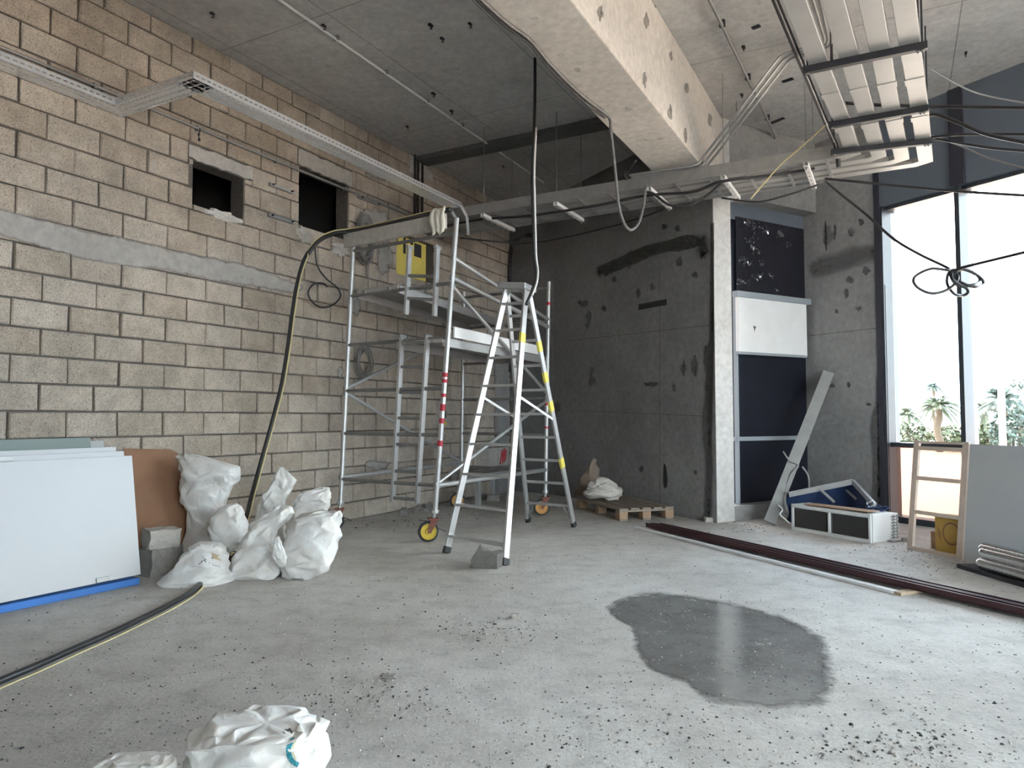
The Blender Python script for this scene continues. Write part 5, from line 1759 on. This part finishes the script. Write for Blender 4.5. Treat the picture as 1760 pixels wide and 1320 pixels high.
stone('broken_block', fl(276, 985) + ZUP * 0.195, 0.22, 0.18, 0.15, 5, M['cement'], 'broken chunk of concrete block resting on another block', 'block', None, (D1 + N1 * 0.3).normalized(), 0.12)
# wedge-shaped chunk in front of the stepladder
q = fl(826, 977)
pf = [V((-0.125, 0, 0)), V((0.085, -0.03, 0)), V((0.085, -0.02, 0.115)), V((0.03, 0, 0.135)), V((-0.03, 0, 0.14)), V((-0.055, 0, 0.195)), V((-0.085, 0, 0.14)), V((-0.13, 0, 0.07))]
fr = [q + p + V((0.05, 0, 0)) for p in pf]
bk = [q + V((p.x * 0.75, 0.15, p.z * (0.55 if i_ in (4, 5, 6, 7) else 0.92))) + V((0.13, 0, 0)) for i_, p in enumerate(pf)]
n_ = len(pf)
mb = MB(); mb.add(fr + bk, [tuple(range(n_ - 1, -1, -1)), tuple(range(n_, 2 * n_))] + [(i_, (i_ + 1) % n_, n_ + (i_ + 1) % n_, n_ + i_) for i_ in range(n_)])
o = mb.build('rubble_chunk', M['shadestone'], bevel=0.004)
tag(o, 'pointed grey concrete chunk on the floor before the stepladder', 'stone')

# rubble heaped along the foot of the wall below the scaffold
rr = random.Random(77)
for i in range(16):
    x_ = rr.uniform(690, 748); y_ = 893 - (x_ - 600) * 0.19 + rr.uniform(2, 12)
    s_ = rr.uniform(0.03, 0.085)
    stone('rubble_stone', fl(x_, y_), s_, s_ * rr.uniform(.7, 1), s_ * rr.uniform(.5, .9), i + 50, M['stone'], 'small rubble stone at the foot of the wall under the scaffold', 'stone', 'rubble stones under the scaffold', amp=0.2, div=2)
for i, (x_, y_, s_, lb) in enumerate(((832, 858, 0.10, 'small stone left of the cabinet in the dark corner'), (848, 861, 0.13, 'larger stone below the cabinet in the dark corner'), (1218, 897, 0.075, 'pale broken stone at the foot of the pier'),
                        (885, 1062, 0.035, 'tiny pale stone lying alone in the middle of the floor'), (668, 1164, 0.05, 'flat dark disc-like stone on the near floor'), (1556, 931, 0.05, 'small stone beside the foot of the timber frame'))):
    stone('loose_stone', fl(x_, y_), s_ * 1.3, s_, s_ * (0.7 if i != 4 else 0.2), i + 90, M['stone'] if i not in (2, 3) else M['cement'], lb, 'stone', None, amp=0.2, div=2)

# ================================================================== PALLET AND THINGS IN THE CORNER
pc = fl(1065, 896)
LD = (fl(986, 873) - pc).normalized(); SD = V((LD.y, -LD.x, 0))
PL, PW_, PH_ = 1.2, 0.72, 0.144
pal = thing('pallet', pc + LD * (PL / 2) + SD * (PW_ / 2), 'wooden pallet lying at the foot of the shaded cast wall', 'pallet')
for k in range(5):                                                      # deck boards
    w_ = 0.112
    c = pc + LD * (PL / 2) + SD * (w_ / 2 + (PW_ - w_) * k / 4) + ZUP * 0.133
    mb = MB(); mb.box(c, PL / 2, w_ / 2, 0.011, LD, SD, ZUP); mb.build('deck_board', M['palletwood'], pal, bevel=0.003)
for k in range(3):                                                      # cross bearers and blocks
    c = pc + LD * (0.05 + (PL - 0.1) * k / 2) + SD * (PW_ / 2)
    mb = MB(); mb.box(c + ZUP * 0.111, 0.05, PW_ / 2, 0.011, LD, SD, ZUP); mb.build('bearer', M['palletwood'], pal, bevel=0.002)
    for j in range(3):
        b_ = pc + LD * (0.05 + (PL - 0.1) * k / 2) + SD * (0.055 + (PW_ - 0.11) * j / 2)
        mb = MB(); mb.box(b_ + ZUP * 0.061, 0.05, 0.055, 0.039, LD, SD, ZUP); mb.build('block', M['palletend'], pal, bevel=0.003)
for j in range(3):
    c = pc + LD * (PL / 2) + SD * (0.055 + (PW_ - 0.11) * j / 2) + ZUP * 0.011
    mb = MB(); mb.box(c, PL / 2, 0.05, 0.011, LD, SD, ZUP); mb.build('bottom_board', M['palletwood'], pal, bevel=0.002)
M['bagdull'] = plain('dusty plastic', (0.50, 0.47, 0.42), 0.6, 0.0, 0.25, 9)
M['bagbrown'] = plain('brown paper sack', (0.22, 0.17, 0.13), 0.8, 0.0, 0.25, 7)
sack([(820, 1030, 1040), (826, 1020, 1050), (834, 1012, 1062), (842, 1007, 1067), (850, 1006, 1066), (856, 1010, 1058)], 9.1, 'crumpled pale plastic bag lying on the pallet', 21, 0.8, 0.03, 0.2, floor_z=0.146, n=11, m=16, mat=M['bagdull'], name='plastic_bag', group=None, cat='bag')
sack([(788, 1018, 1024), (796, 1013, 1028), (808, 1006, 1030), (824, 998, 1026), (840, 990, 1022), (854, 984, 1018)], 9.7, 'dusty brown sack propped up behind the pale bag on the pallet', 22, 0.6, 0.02, 0.15, floor_z=0.146, n=11, m=14, mat=M['bagbrown'], name='paper_sack', group=None, cat='sack')

# meter box on the block wall
t0, z0 = tz(749, 732); t1, z1 = tz(757, 690)
mbx = thing('meter_box', tw((t0 + t1) / 2, 0.05, z0), 'slim pale meter box with a dark window behind the scaffold post', 'meter box')
t1 = max(t1, t0 + 0.16)
mb = MB(); mb.box(tw((t0 + t1) / 2, 0.04, (z0 + z1) / 2), (t1 - t0) / 2, 0.04, (z1 - z0) / 2, D1, N1, ZUP); mb.build('case', M['cement'], mbx, bevel=0.005)
mb = MB(); mb.box(tw((t0 + t1) / 2, 0.082, (z0 + z1) / 2 - 0.01), (t1 - t0) / 2 - 0.03, 0.003, 0.05, D1, N1, ZUP); mb.build('dark_window', M['rubber'], mbx)
mb = MB(); mb.box(tw((t0 + t1) / 2, 0.082, z0 + 0.04), (t1 - t0) / 2 - 0.02, 0.002, 0.025, D1, N1, ZUP); mb.build('yellow_label', M['sticker'], mbx)
# cabinet and tall panel in the corner
t0, z0 = tz(838, 803, 0.2); t1, z1 = tz(874, 768, 0.2)
cb = thing('wall_cabinet', tw((t0 + t1) / 2, 0.1, z0), 'small grey cabinet with red scribble low on the wall in the corner', 'cabinet')
mb = MB(); mb.box(tw((t0 + t1) / 2, 0.1, (z0 + z1) / 2), (t1 - t0) / 2, 0.1, (z1 - z0) / 2, D1, N1, ZUP); mb.build('body', M['cement'], cb, bevel=0.006)
mb = MB(); mb.box(tw((t0 + t1) / 2, 0.205, (z0 + z1) / 2), (t1 - t0) / 2 - 0.04, 0.006, (z1 - z0) / 2 - 0.03, D1, N1, ZUP); cd = mb.build('door', M['cement'], cb, bevel=0.003)
mb = MB(); zz = (z0 + z1) / 2
mb.tube(catmull([tw((t0 + t1) / 2 + a_ * 0.35 + 0.1, 0.214, zz + b_) for a_, b_ in ((-.2, -.12), (.0, .1), (.05, -.1), (.2, .12), (.25, -.08), (.35, .1))], 5), 0.012, 5); mb.build('red_scribble', M['red'], cd, smooth=True)
t0, z0 = tz(858, 760, 0.1); t1, z1 = tz(873, 632, 0.1)
mb = MB(); mb.box(tw((t0 + t1) / 2, 0.065, 1.05), (t1 - t0) / 2, 0.05, 1.05, D1, N1, ZUP)
tag(mb.build('tall_panel', M['conc'], bevel=0.004), 'tall narrow grey panel standing against the wall behind the stepladder', 'panel')
# low trestle of dark planks in the corner
tr = thing('corner_bench', at(862, 850, 10.4) * 1.0, 'low dark bench with stacked planks in the unlit corner', 'bench')
bc = tw(5.9, 0.55)
mb = MB(); mb.box(bc + ZUP * 0.42, 0.55, 0.2, 0.025, D1, N1, ZUP); mb.build('top', M['plankgrey'], tr)
for s_ in (-1, 1):
    for q_ in (-1, 1):
        mb = MB(); mb.box(bc + D1 * (0.45 * s_) + N1 * (0.15 * q_) + ZUP * 0.2, 0.03, 0.03, 0.2, D1, N1, ZUP); mb.build('leg', M['plankgrey'], tr)

# ================================================================== RIGHT-HAND SIDE
# long maroon steel profiles on the floor
ra, rb_ = fl(1112, 909), fl(1760, 1064)
rd = (rb_ - ra).normalized(); rs = V((rd.y, -rd.x, 0)); rs = rs if rs.y > 0 else -rs
RLn = (rb_ - ra).length + 0.8
for k, lb in ((0, 'near one of two long maroon steel channels lying on the floor'), (1, 'far one of two long maroon steel channels lying on the floor')):
    o_ = ra + rs * (0.02 + 0.085 * k) + rd * (0.04 * k) + ZUP * 0.022
    ch = MB()
    ch.box(o_ + rd * (RLn / 2) + ZUP * 0.003, RLn / 2, 0.036, 0.003, rd, rs, ZUP)
    for s_ in (-1, 1):
        ch.box(o_ + rd * (RLn / 2) + rs * (0.034 * s_) + ZUP * 0.022, RLn / 2, 0.002, 0.022, rd, rs, ZUP)
        ch.box(o_ + rd * (RLn / 2) + rs * (0.028 * s_) + ZUP * 0.043, RLn / 2, 0.007, 0.0015, rd, rs, ZUP)
    tag(ch.build('steel_channel', M['maroon']), lb, 'steel channel', 'maroon channels on the floor')
wa, wb = fl(1092, 908), fl(1540, 1021)
mb = MB(); mb.bar(wa + ZUP * 0.012, wb + ZUP * 0.012 + (wb - wa).normalized() * 0.0, 0.05, 0.022)
tag(mb.build('white_batten', M['white'], bevel=0.004), 'long whitish batten lying along the front of the maroon channels', 'batten')
for x_, y_, lb in ((1150, 917, 'small wooden spacer under the far end of the maroon channels'), (1549, 1022, 'small wooden spacer under the near end of the maroon channels')):
    c = fl(x_, y_)
    mb = MB(); mb.box(c + rs * 0.09 + ZUP * 0.011, 0.03, 0.13, 0.011, rd, rs, ZUP)
    tag(mb.build('wood_spacer', M['wood'], bevel=0.003), lb, 'spacer', 'wooden spacers')

# leaning plank
a, b = fl(1323, 903), fpx(1424, 640, 0.02)
mb = MB(); mb.bar(a + ZUP * 0.03, b, 0.13, 0.035, up=V((-0.35, -1, 0.3)))
tag(mb.build('leaning_plank', M['plankgrey'], bevel=0.003), 'grey weathered plank leaning diagonally against the cast wall', 'plank')

# fan-coil unit
bl_, brr = fl(1362, 910), fl(1498, 934)
ud = (brr - bl_).normalized(); uo = V((-ud.y, ud.x, 0)); uo = uo if uo.y > 0 else -uo
UL, UH, UD = (brr - bl_).length, 0.275, 0.26
fc_ = thing('fan_coil_unit', bl_.lerp(brr, 0.5) + uo * (UD / 2), 'white metal fan coil unit with two dark mesh panels on the floor', 'air conditioner')
cen = bl_ + ud * (UL / 2) + uo * (UD / 2)
mb = MB(); mb.box(cen + uo * 0.012 + ZUP * UH / 2, UL / 2, UD / 2 - 0.012, UH / 2, ud, uo, ZUP); mb.build('casing', M['acbody'], fc_, bevel=0.004)
for k in (0, 1):
    c = bl_ + ud * (UL * (0.25 + 0.5 * k) + (0.005 if k else -0.0)) + uo * 0.008 + ZUP * (UH / 2 - 0.005)
    mb = MB(); mb.box(c, UL / 4 - 0.028, 0.006, UH / 2 - 0.04, ud, uo, ZUP); mb.build('filter_mesh', M['meshdark'], fc_)
for p0, p1 in ((0.0, 1.0),):
    for z_ in (0.016, UH - 0.018):
        mb = MB(); mb.box(bl_ + ud * (UL / 2) + ZUP * z_, UL / 2, 0.012, 0.017, ud, uo, ZUP); mb.build('frame_rail', M['acbody'], fc_, bevel=0.003)
for f in (0.012, 0.5, 0.988):
    mb = MB(); mb.box(bl_ + ud * (UL * f) + ZUP * UH / 2, 0.012, 0.012, UH / 2, ud, uo, ZUP); mb.build('frame_post', M['acbody'], fc_, bevel=0.003)
# coil end plate with rows of copper bends
ec = brr + uo * (UD + 0.075) - ud * 0.02
mb = MB(); mb.box(ec - ud * 0.15 + ZUP * (UH / 2), 0.16, 0.07, UH / 2 - 0.01, ud, uo, ZUP); cp_ = mb.build('coil_block', M['acbody'], fc_, bevel=0.003)
for r_ in range(8):
    for c_ in range(2):
        q = ec + ud * 0.012 + uo * (-0.03 + 0.05 * c_) + ZUP * (0.03 + r_ * 0.029)
        mb = MB(); mb.tube(catmull([q, q + ud * 0.02 + uo * 0.006, q + ud * 0.022 + uo * 0.018 + ZUP * 0.008, q + uo * 0.026 + ZUP * 0.012], 3), 0.006, 6); mb.build('coil_bend', M['galvdull'], cp_, smooth=True)
mb = MB(); mb.box(ec + ud * 0.02 + ZUP * 0.008, 0.06, 0.11, 0.008, ud, uo, ZUP); mb.build('drip_tray', M['galvdull'], fc_, bevel=0.002)
# bent cover sheet on top
mb = MB(); mb.box(bl_ + ud * (UL * 0.55) + uo * 0.10 + ZUP * (UH + 0.014), UL * 0.40, 0.085, 0.003, (ud + ZUP * 0.012).normalized(), uo, ZUP)
mb.build('loose_cover', M['palletend'], fc_)

# folded aluminium frame with blue sheet behind the unit
A_, B_, C_ = at(1356, 850, 8.05), at(1466, 828, 7.75), at(1504, 869, 7.15)
ff = thing('folded_frame', V((A_.x, A_.y, 0)).lerp(V((C_.x, C_.y, 0)), 0.5), 'bent aluminium frame with blue sheeting lying behind the fan coil unit', 'frame')
mb = MB(); mb.bar(A_, B_, 0.03, 0.06); mb.build('long_arm', M['alugrey'], ff, bevel=0.003)
mb = MB(); mb.bar(B_, C_, 0.03, 0.05); mb.build('short_arm', M['alu'], ff, bevel=0.003)
for x0, y0, x1, y1 in ((1411, 842, 1434, 863), (1454, 842, 1472, 858)):
    mb = MB(); mb.bar(at(x0, y0, 7.85), at(x1, y1, 7.6), 0.02, 0.02); mb.build('cross_bar', M['alugrey'], ff)
mb = MB()
vs = []
for j in range(9):
    for i in range(17):
        f, g_ = i / 16, j / 8
        t_ = (A_.lerp(B_, min(1, f / 0.72)) if f < 0.72 else B_.lerp(C_, (f - 0.72) / 0.28)) - ZUP * 0.02
        p = V((t_.x, t_.y + 0.05, t_.z * (1 - g_) + 0.02 * g_)) + V((0, 0.04 * math.sin(i * 1.3 + j), 0))
        vs.append(p)
mb.add(vs, [(j * 17 + i, j * 17 + i + 1, (j + 1) * 17 + i + 1, (j + 1) * 17 + i) for j in range(8) for i in range(16)])
o = mb.build('blue_sheet', M['bluedark'], ff, smooth=True, fix=False)
mb = MB(); mb.tube(catmull([C_ + V((-.06, 0, .03)), C_ + V((-.03, -.02, .05)), C_ + V((-.02, 0, .0)), C_ + V((-.06, .02, -.01)), C_ + V((-.08, 0, .03))], 5), 0.008, 6); mb.build('latch', M['galv'], ff, smooth=True)
rr = random.Random(8)
pts = [C_ + V((rr.uniform(-.1, .12), rr.uniform(-.06, .06), rr.uniform(-.05, .01))) for _ in range(16)]
mb = MB(); mb.tube(catmull(pts, 5), 0.007, 5); mb.build('blue_cord', M['bluedark'], ff, smooth=True)
# ragged wires sticking up between plank and unit
cab('loose_wire', [at(1352, 884, 7.9), at(1349, 858, 8.1), at(1352, 838, 8.2), at(1360, 815, 8.25), at(1372, 800, 8.3), at(1356, 790, 8.3), at(1346, 776, 8.3)], 0.009, M['plankgrey'], 'ragged grey wire standing up beside the leaning plank')
cab('loose_wire', [at(1393, 868, 8.0), at(1391, 840, 8.2), at(1389, 818, 8.3), at(1379, 802, 8.35)], 0.010, M['plankgrey'], 'grey wire rising behind the fan coil unit')
cab('loose_wire', [at(1338, 868, 7.9), at(1345, 876, 7.8), at(1341, 884, 7.75), at(1350, 893, 7.7), at(1357, 899, 7.68)], 0.007, M['white'], 'short pale wire curling at the left end of the fan coil unit')

# timber frame leaning at the window
b0, b1 = fl(1565, 944), fl(1650, 961)
fd = (b1 - b0).normalized(); fn = V((-fd.y, fd.x, 0)); fn = fn if fn.x > 0 else -fn
t0_ = onplane(1577, 757, b0, fd)
lv2 = t0_ - b0
FW = (b1 - b0).length
tf = thing('timber_frame', (b0 + b1) / 2, 'open timber frame with four cross rails leaning at the window', 'timber frame')
upv = lv2.normalized(); nn2 = fd.cross(upv)
def bar2(p, q, name, w=0.05, h=0.03):
    mb = MB(); mb.bar(p, q, w, h, up=nn2); mb.build(name, M['pinkwood'], tf, bevel=0.003)
for f in (0.0, 1.0):
    bar2(b0 + fd * (FW * f), b0 + fd * (FW * f) + lv2, 'upright', 0.055)
for h_ in (0.985, 0.93, 0.655, 0.345, 0.015):
    bar2(b0 + fd * 0.028 + lv2 * h_, b0 + fd * (FW - 0.028) + lv2 * h_, 'rail', 0.018 if h_ > 0.98 else 0.035)
# yellow carton with a ring printed on it
yc = thing('yellow_carton', fl(1632, 951) + fn * 0.10, 'yellow carton with a brown ring print behind the timber frame', 'box')
c0_ = b0 + fd * (FW * 0.44) + fn * 0.05 + ZUP * 0.002
CW, CH, CD = FW * 0.50, 0.34, 0.16
mb = MB(); mb.box(c0_ + fd * (CW / 2) + fn * (CD / 2) + ZUP * (CH / 2), CW / 2, CD / 2, CH / 2, fd, fn, ZUP); bx = mb.build('carton', M['yellowbox'], yc, bevel=0.003)
rc = c0_ + fd * (CW * 0.66) + ZUP * 0.19 - fn * 0.002
mb = MB(); ring = []
for j in range(36):
    a_ = 2 * math.pi * j / 36
    for R_ in (0.085, 0.100):
        ring.append(rc + fd * (math.cos(a_) * R_ * 0.85) + ZUP * (math.sin(a_) * R_))
mb.add(ring, [(2 * j, 2 * j + 1, (2 * j + 3) % 72, (2 * j + 2) % 72) for j in range(36)]); mb.build('printed_ring', M['card'], bx, fix=False)
for k in range(3):
    mb = MB(); mb.box(c0_ + fd * (0.03 + 0.012 * k) + ZUP * (0.2 - 0.02 * k) - fn * 0.001, 0.003, 0.0008, 0.04, fd, fn, ZUP); mb.build('print_mark', M['card'], bx)
# brown cardboard flat beside it
mb = MB(); mb.box(c0_ - fd * 0.10 + fn * 0.22 + ZUP * 0.075, 0.11, 0.02, 0.075, fd, fn, ZUP)
tag(mb.build('flat_cardboard', M['palletend']), 'low brown cardboard flat behind the timber frame by the yellow carton', 'cardboard')

# grey board leaning beyond the frame
g0 = b0 + fd * (FW + 0.045) - fn * 0.02
mb = MB(); mb.prism([g0, g0 + fd * 1.1, g0 + fd * 1.1 + lv2 * 0.985, g0 + lv2 * 0.985], nn2 * (0.02 if nn2.dot(fn) > 0 else -0.02))
tag(mb.build('cement_board', M['greyboard'], bevel=0.002), 'large plain grey board leaning at the window right of the timber frame', 'board')
# silver wrapped pipes lying in front of it
s0 = fl(1692, 985)
pd = V((0.08, -1, 0)).normalized(); pn = V((1, 0.08, 0)).normalized()
lbs = ['bottom left', 'bottom middle', 'bottom right', 'upper left', 'upper right']
for k, (o_, h_, bk) in enumerate(((0.0, 0.08, 0.0), (0.09, 0.08, 0.08), (0.18, 0.08, 0.02), (-0.0, 0.165, -0.03), (0.10, 0.17, 0.10))):
    a = s0 + pn * (o_ - 0.02) + pd * (-bk) + ZUP * h_
    L = 1.3; n_ = 60; pts = [a + pd * (L * i / n_) for i in range(n_ + 1)]
    mb = MB(); mb.tube(pts, [0.048 + (0.002 if i % 2 else -0.002) for i in range(n_ + 1)], 18)
    o = mb.build('foil_pipe', M['silver'], smooth='auto')
    tag(o, lbs[k] + ' silver foil wrapped pipe in the bundle by the grey board', 'pipe', 'silver foil pipes by the window')
    mb = MB(); mb.lathe([(0.026, 0.0), (0.026, 0.004)], a - pd * 0.004, pd, 14); mb.build('open_end', M['black'], o)
mb = MB(); mb.box(s0 + pd * 0.55 + pn * 0.08 + ZUP * 0.017, 0.75, 0.16, 0.017, pd, pn, ZUP)
tag(mb.build('black_sheet', M['black'], bevel=0.003), 'flat black sheet lying under the silver pipes', 'sheet')

# ================================================================== PUDDLE AND GRIT
out = [(1048, 1050), (1062, 1034), (1095, 1024), (1140, 1021), (1200, 1028), (1250, 1036), (1300, 1049), (1350, 1064), (1390, 1083), (1412, 1100), (1420, 1130), (1424, 1165), (1416, 1196), (1390, 1208), (1340, 1213), (1290, 1212), (1245, 1205), (1212, 1196), (1192, 1182), (1178, 1170), (1140, 1160), (1115, 1143), (1096, 1118), (1094, 1096), (1086, 1078), (1066, 1066)]
pts = catmull([fl(x_, y_, 0.0015) for x_, y_ in out], 5, closed=True)
cx = sum((p for p in pts), V((0, 0, 0))) / len(pts)
rings_ = [0.0, 0.3, 0.55, 0.72, 0.84, 0.92, 0.97, 1.0, 1.03, 1.07]
mb = MB(); npt = len(pts); vs = [cx]
ed = [1.0]
for f in rings_[1:]:
    for p in pts:
        vs.append(cx + (p - cx) * f); ed.append(max(0.0, min(1.0, 0.36 + (1.0 - f) * 4.0)))
fc = [(0, 1 + j, 1 + (j + 1) % npt) for j in range(npt)]
for r_ in range(len(rings_) - 2):
    for j in range(npt):
        j2 = (j + 1) % npt
        fc.append((1 + r_ * npt + j, 1 + r_ * npt + j2, 1 + (r_ + 1) * npt + j2, 1 + (r_ + 1) * npt + j))
mb.add(vs, fc)
pud = mb.build('puddle', M['wet'], smooth=True)
for p in pud.data.polygons:
    pass
at_e = pud.data.attributes.new('edge', 'FLOAT', 'POINT')
at_e.data.foreach_set('value', ed)
tag(pud, 'dark wet patch with a thin film of water on the concrete floor', 'puddle')

rr = random.Random(123)
gr = MB()
def chip(c, s):
    n_ = 5
    a0 = rr.uniform(0, 6.28)
    base = [c + V((math.cos(a0 + 6.283 * i / n_) * s * rr.uniform(.6, 1.2), math.sin(a0 + 6.283 * i / n_) * s * rr.uniform(.6, 1.2), 0)) for i in range(n_)]
    tp = [c + (p - c) * rr.uniform(.4, .7) + ZUP * s * rr.uniform(.35, .8) for p in base]
    gr.add(base + tp, [(i, (i + 1) % n_, n_ + (i + 1) % n_, n_ + i) for i in range(n_)] + [tuple(range(n_, 2 * n_))], rr.choice((0, 0, 1, 2)))
for _ in range(1900):
    x_, y_ = rr.uniform(-20, 1780), 880 + 440 * rr.random() ** 0.8
    c = fl(x_, y_)
    if (c - W0).dot(N1) < 0.1: continue
    chip(c, rr.uniform(0.002, 0.007) * (1.6 if rr.random() < 0.06 else 1))
for cx_, cy_, sx_, sy_, n_, s_ in ((830, 1085, 45, 14, 160, 0.008), (650, 1195, 60, 22, 150, 0.007), (850, 880, 60, 10, 90, 0.011), (720, 872, 50, 8, 200, 0.014), (1250, 1120, 90, 50, 160, 0.0055), (1340, 1150, 45, 22, 220, 0.005), (1600, 965, 50, 12, 170, 0.007), (1560, 1290, 80, 25, 140, 0.008),
                                  (1170, 1050, 60, 12, 130, 0.006), (560, 1170, 70, 60, 120, 0.006), (1100, 1250, 160, 50, 150, 0.006), (330, 1180, 160, 50, 120, 0.006), (1290, 905, 30, 6, 60, 0.012), (1500, 940, 60, 6, 50, 0.009), (640, 900, 60, 6, 80, 0.012)):
    for _ in range(n_):
        x_, y_ = rr.gauss(cx_, sx_), rr.gauss(cy_, sy_)
        if y_ < 850: continue
        c = fl(x_, y_)
        if (c - W0).dot(N1) < 0.06: continue
        chip(c, s_ * rr.uniform(.4, 1.3))
g = gr.build('grit', [M['stone'], M['cement'], M['rubber']], origin=(0, 0, 0), fix=False)
tag(g, 'grit and small chips strewn over the whole concrete floor', 'grit', kind='stuff')

# ================================================================== OUTSIDE
gm = MB()
gm.prism([V((-60, -40, -0.04)), V((120, -40, -0.04)), V((120, 120, -0.04)), V((-60, 120, -0.04))], V((0, 0, -0.1)))
g = S('ground_outside', gm, M['paving'])
def palm(x_, ytop, Y, hw, lab, seed, mat, nf=46):
    r = random.Random(seed)
    crown = at(x_, ytop, Y); base = V((crown.x, crown.y, -0.04))
    L = hw * Y / F
    p = thing('palm_tree', base, lab, 'palm tree', 'palm trees outside the window')
    mb = MB(); n_ = 10
    mb.tube([base.lerp(crown, i / n_) + V((0.05 * math.sin(i), 0, 0)) for i in range(n_ + 1)], [(0.13 - 0.03 * i / n_ + (0.015 if i % 2 else 0)) * L / 0.9 for i in range(n_ + 1)], 10)
    mb.build('trunk', M['trunk'], p, smooth=True)
    fr = MB()
    for k in range(nf):
        a = 2 * math.pi * k / nf + r.uniform(-.2, .2)
        el = r.uniform(-0.25, 1.25)
        d = V((math.cos(a), math.sin(a), 0))
        pts = []
        for i in range(9):
            f = i / 8
            pts.append(crown + d * (L * f * math.cos(el) * (1 - 0.12 * f)) + ZUP * (L * (math.sin(el) * f - 0.55 * f * f)))
        sd = V((-d.y, d.x, 0))
        for i in range(8):
            w0 = L * 0.26 * math.sin(math.pi * min(1, (i / 8) * 0.9 + 0.12)); 
            for s_ in (-1, 1):
                for q in range(3):
                    b = pts[i].lerp(pts[i + 1], q / 3)
                    tip = b + (pts[i + 1] - pts[i]).normalized() * w0 * 0.8 + sd * (s_ * w0) - ZUP * w0 * 0.35
                    e = pts[i].lerp(pts[i + 1], (q + 0.85) / 3)
                    fr.add([b, e, tip], [(0, 1, 2)])
        fr.tube(pts, 0.02, 4)
    fr.build('fronds', mat, p, fix=False)
    return p
palm(1612, 697, 26, 42, 'small pale palm outside the left window pane', 1, M['leaf'])
palm(1722, 688, 30, 52, 'taller blue green palm behind the street lamp', 2, M['leafblue'])
palm(1560, 712, 38, 26, 'far small palm at the left edge of the window', 3, M['leaf'])
palm(1604, 664, 60, 18, 'distant palm crown rising above the nearer one', 4, M['leafblue'])
palm(1690, 705, 40, 36, 'distant palm right of the window mullion', 5, M['leaf'])
def bush(x_, y_, Y, w, h, lab, seed, mat):
    r = random.Random(seed)
    c = at(x_, y_, Y); c.z = 0
    p = thing('bush', c, lab, 'bush', 'bushes outside the window')
    mb = MB()
    for _ in range(900):
        a, b = r.uniform(0, 6.28), r.uniform(0, 1)
        rad = (1 - (2 * b - 1) ** 2) ** 0.5 * r.uniform(.6, 1)
        q = c + V((math.cos(a) * rad * w / 2, math.sin(a) * rad * w / 2, b * h * (0.8 + 0.2 * math.sin(a * 3 + seed))))
        s_ = r.uniform(.06, .14); u1 = V((r.uniform(-1, 1), r.uniform(-1, 1), r.uniform(-1, 1))).normalized(); u2 = u1.cross(V((r.uniform(-1, 1), r.uniform(-1, 1), r.uniform(-1, 1)))).normalized()
        mb.add([q - u1 * s_, q + u2 * s_ * .5, q + u1 * s_, q - u2 * s_ * .5], [(0, 1, 2, 3)])
    mb.build('foliage', mat, p, fix=False)
    mb = MB()
    for k in range(3):
        mb.tube([c + V((0.1 * k - .1, 0, -0.04)), c + V((0.3 * k - .3, 0.1, h * .6))], 0.04, 6)
    mb.build('stem', M['trunk'], p)
bush(1742, 730, 22, 1.3, 1.6, 'dense blue green bush beside the street lamp', 1, M['leafblue'])
bush(1700, 745, 24, 1.2, 1.0, 'low green bush right of the window mullion', 2, M['leaf'])
bush(1562, 745, 30, 1.8, 1.0, 'low pale bush at the left side of the window view', 3, M['leaf'])
bush(1636, 748, 30, 1.6, 0.9, 'low pale bush beside the small palm outside', 4, M['leaf'])
bush(1760, 700, 34, 2.2, 3.2, 'tall green bush at the right edge of the window view', 5, M['leafblue'])
lp = at(1724, 768, 20); lp.z = -0.04
lm = thing('street_lamp', lp, 'white street lamp with a cone shade outside the right window pane', 'street lamp')
zt = at(1724, 614, 20).z
mb = MB(); mb.tube([lp, V((lp.x, lp.y, zt - 0.36))], 0.085, 12); mb.build('pole', M['white'], lm, smooth='auto')
mb = MB(); mb.lathe([(0.03, zt - 0.40 + 0.04), (0.06, zt - 0.24 + 0.04), (0.21, zt), (0.20, zt + 0.01)], V((lp.x, lp.y, 0)), ZUP, 24); mb.build('cone_shade', M['white'], lm, smooth='auto')
mb = MB(); mb.tube([V((lp.x, lp.y, zt - 0.4)), V((lp.x, lp.y, zt - 0.3))], 0.03, 10); mb.build('neck', M['white'], lm)
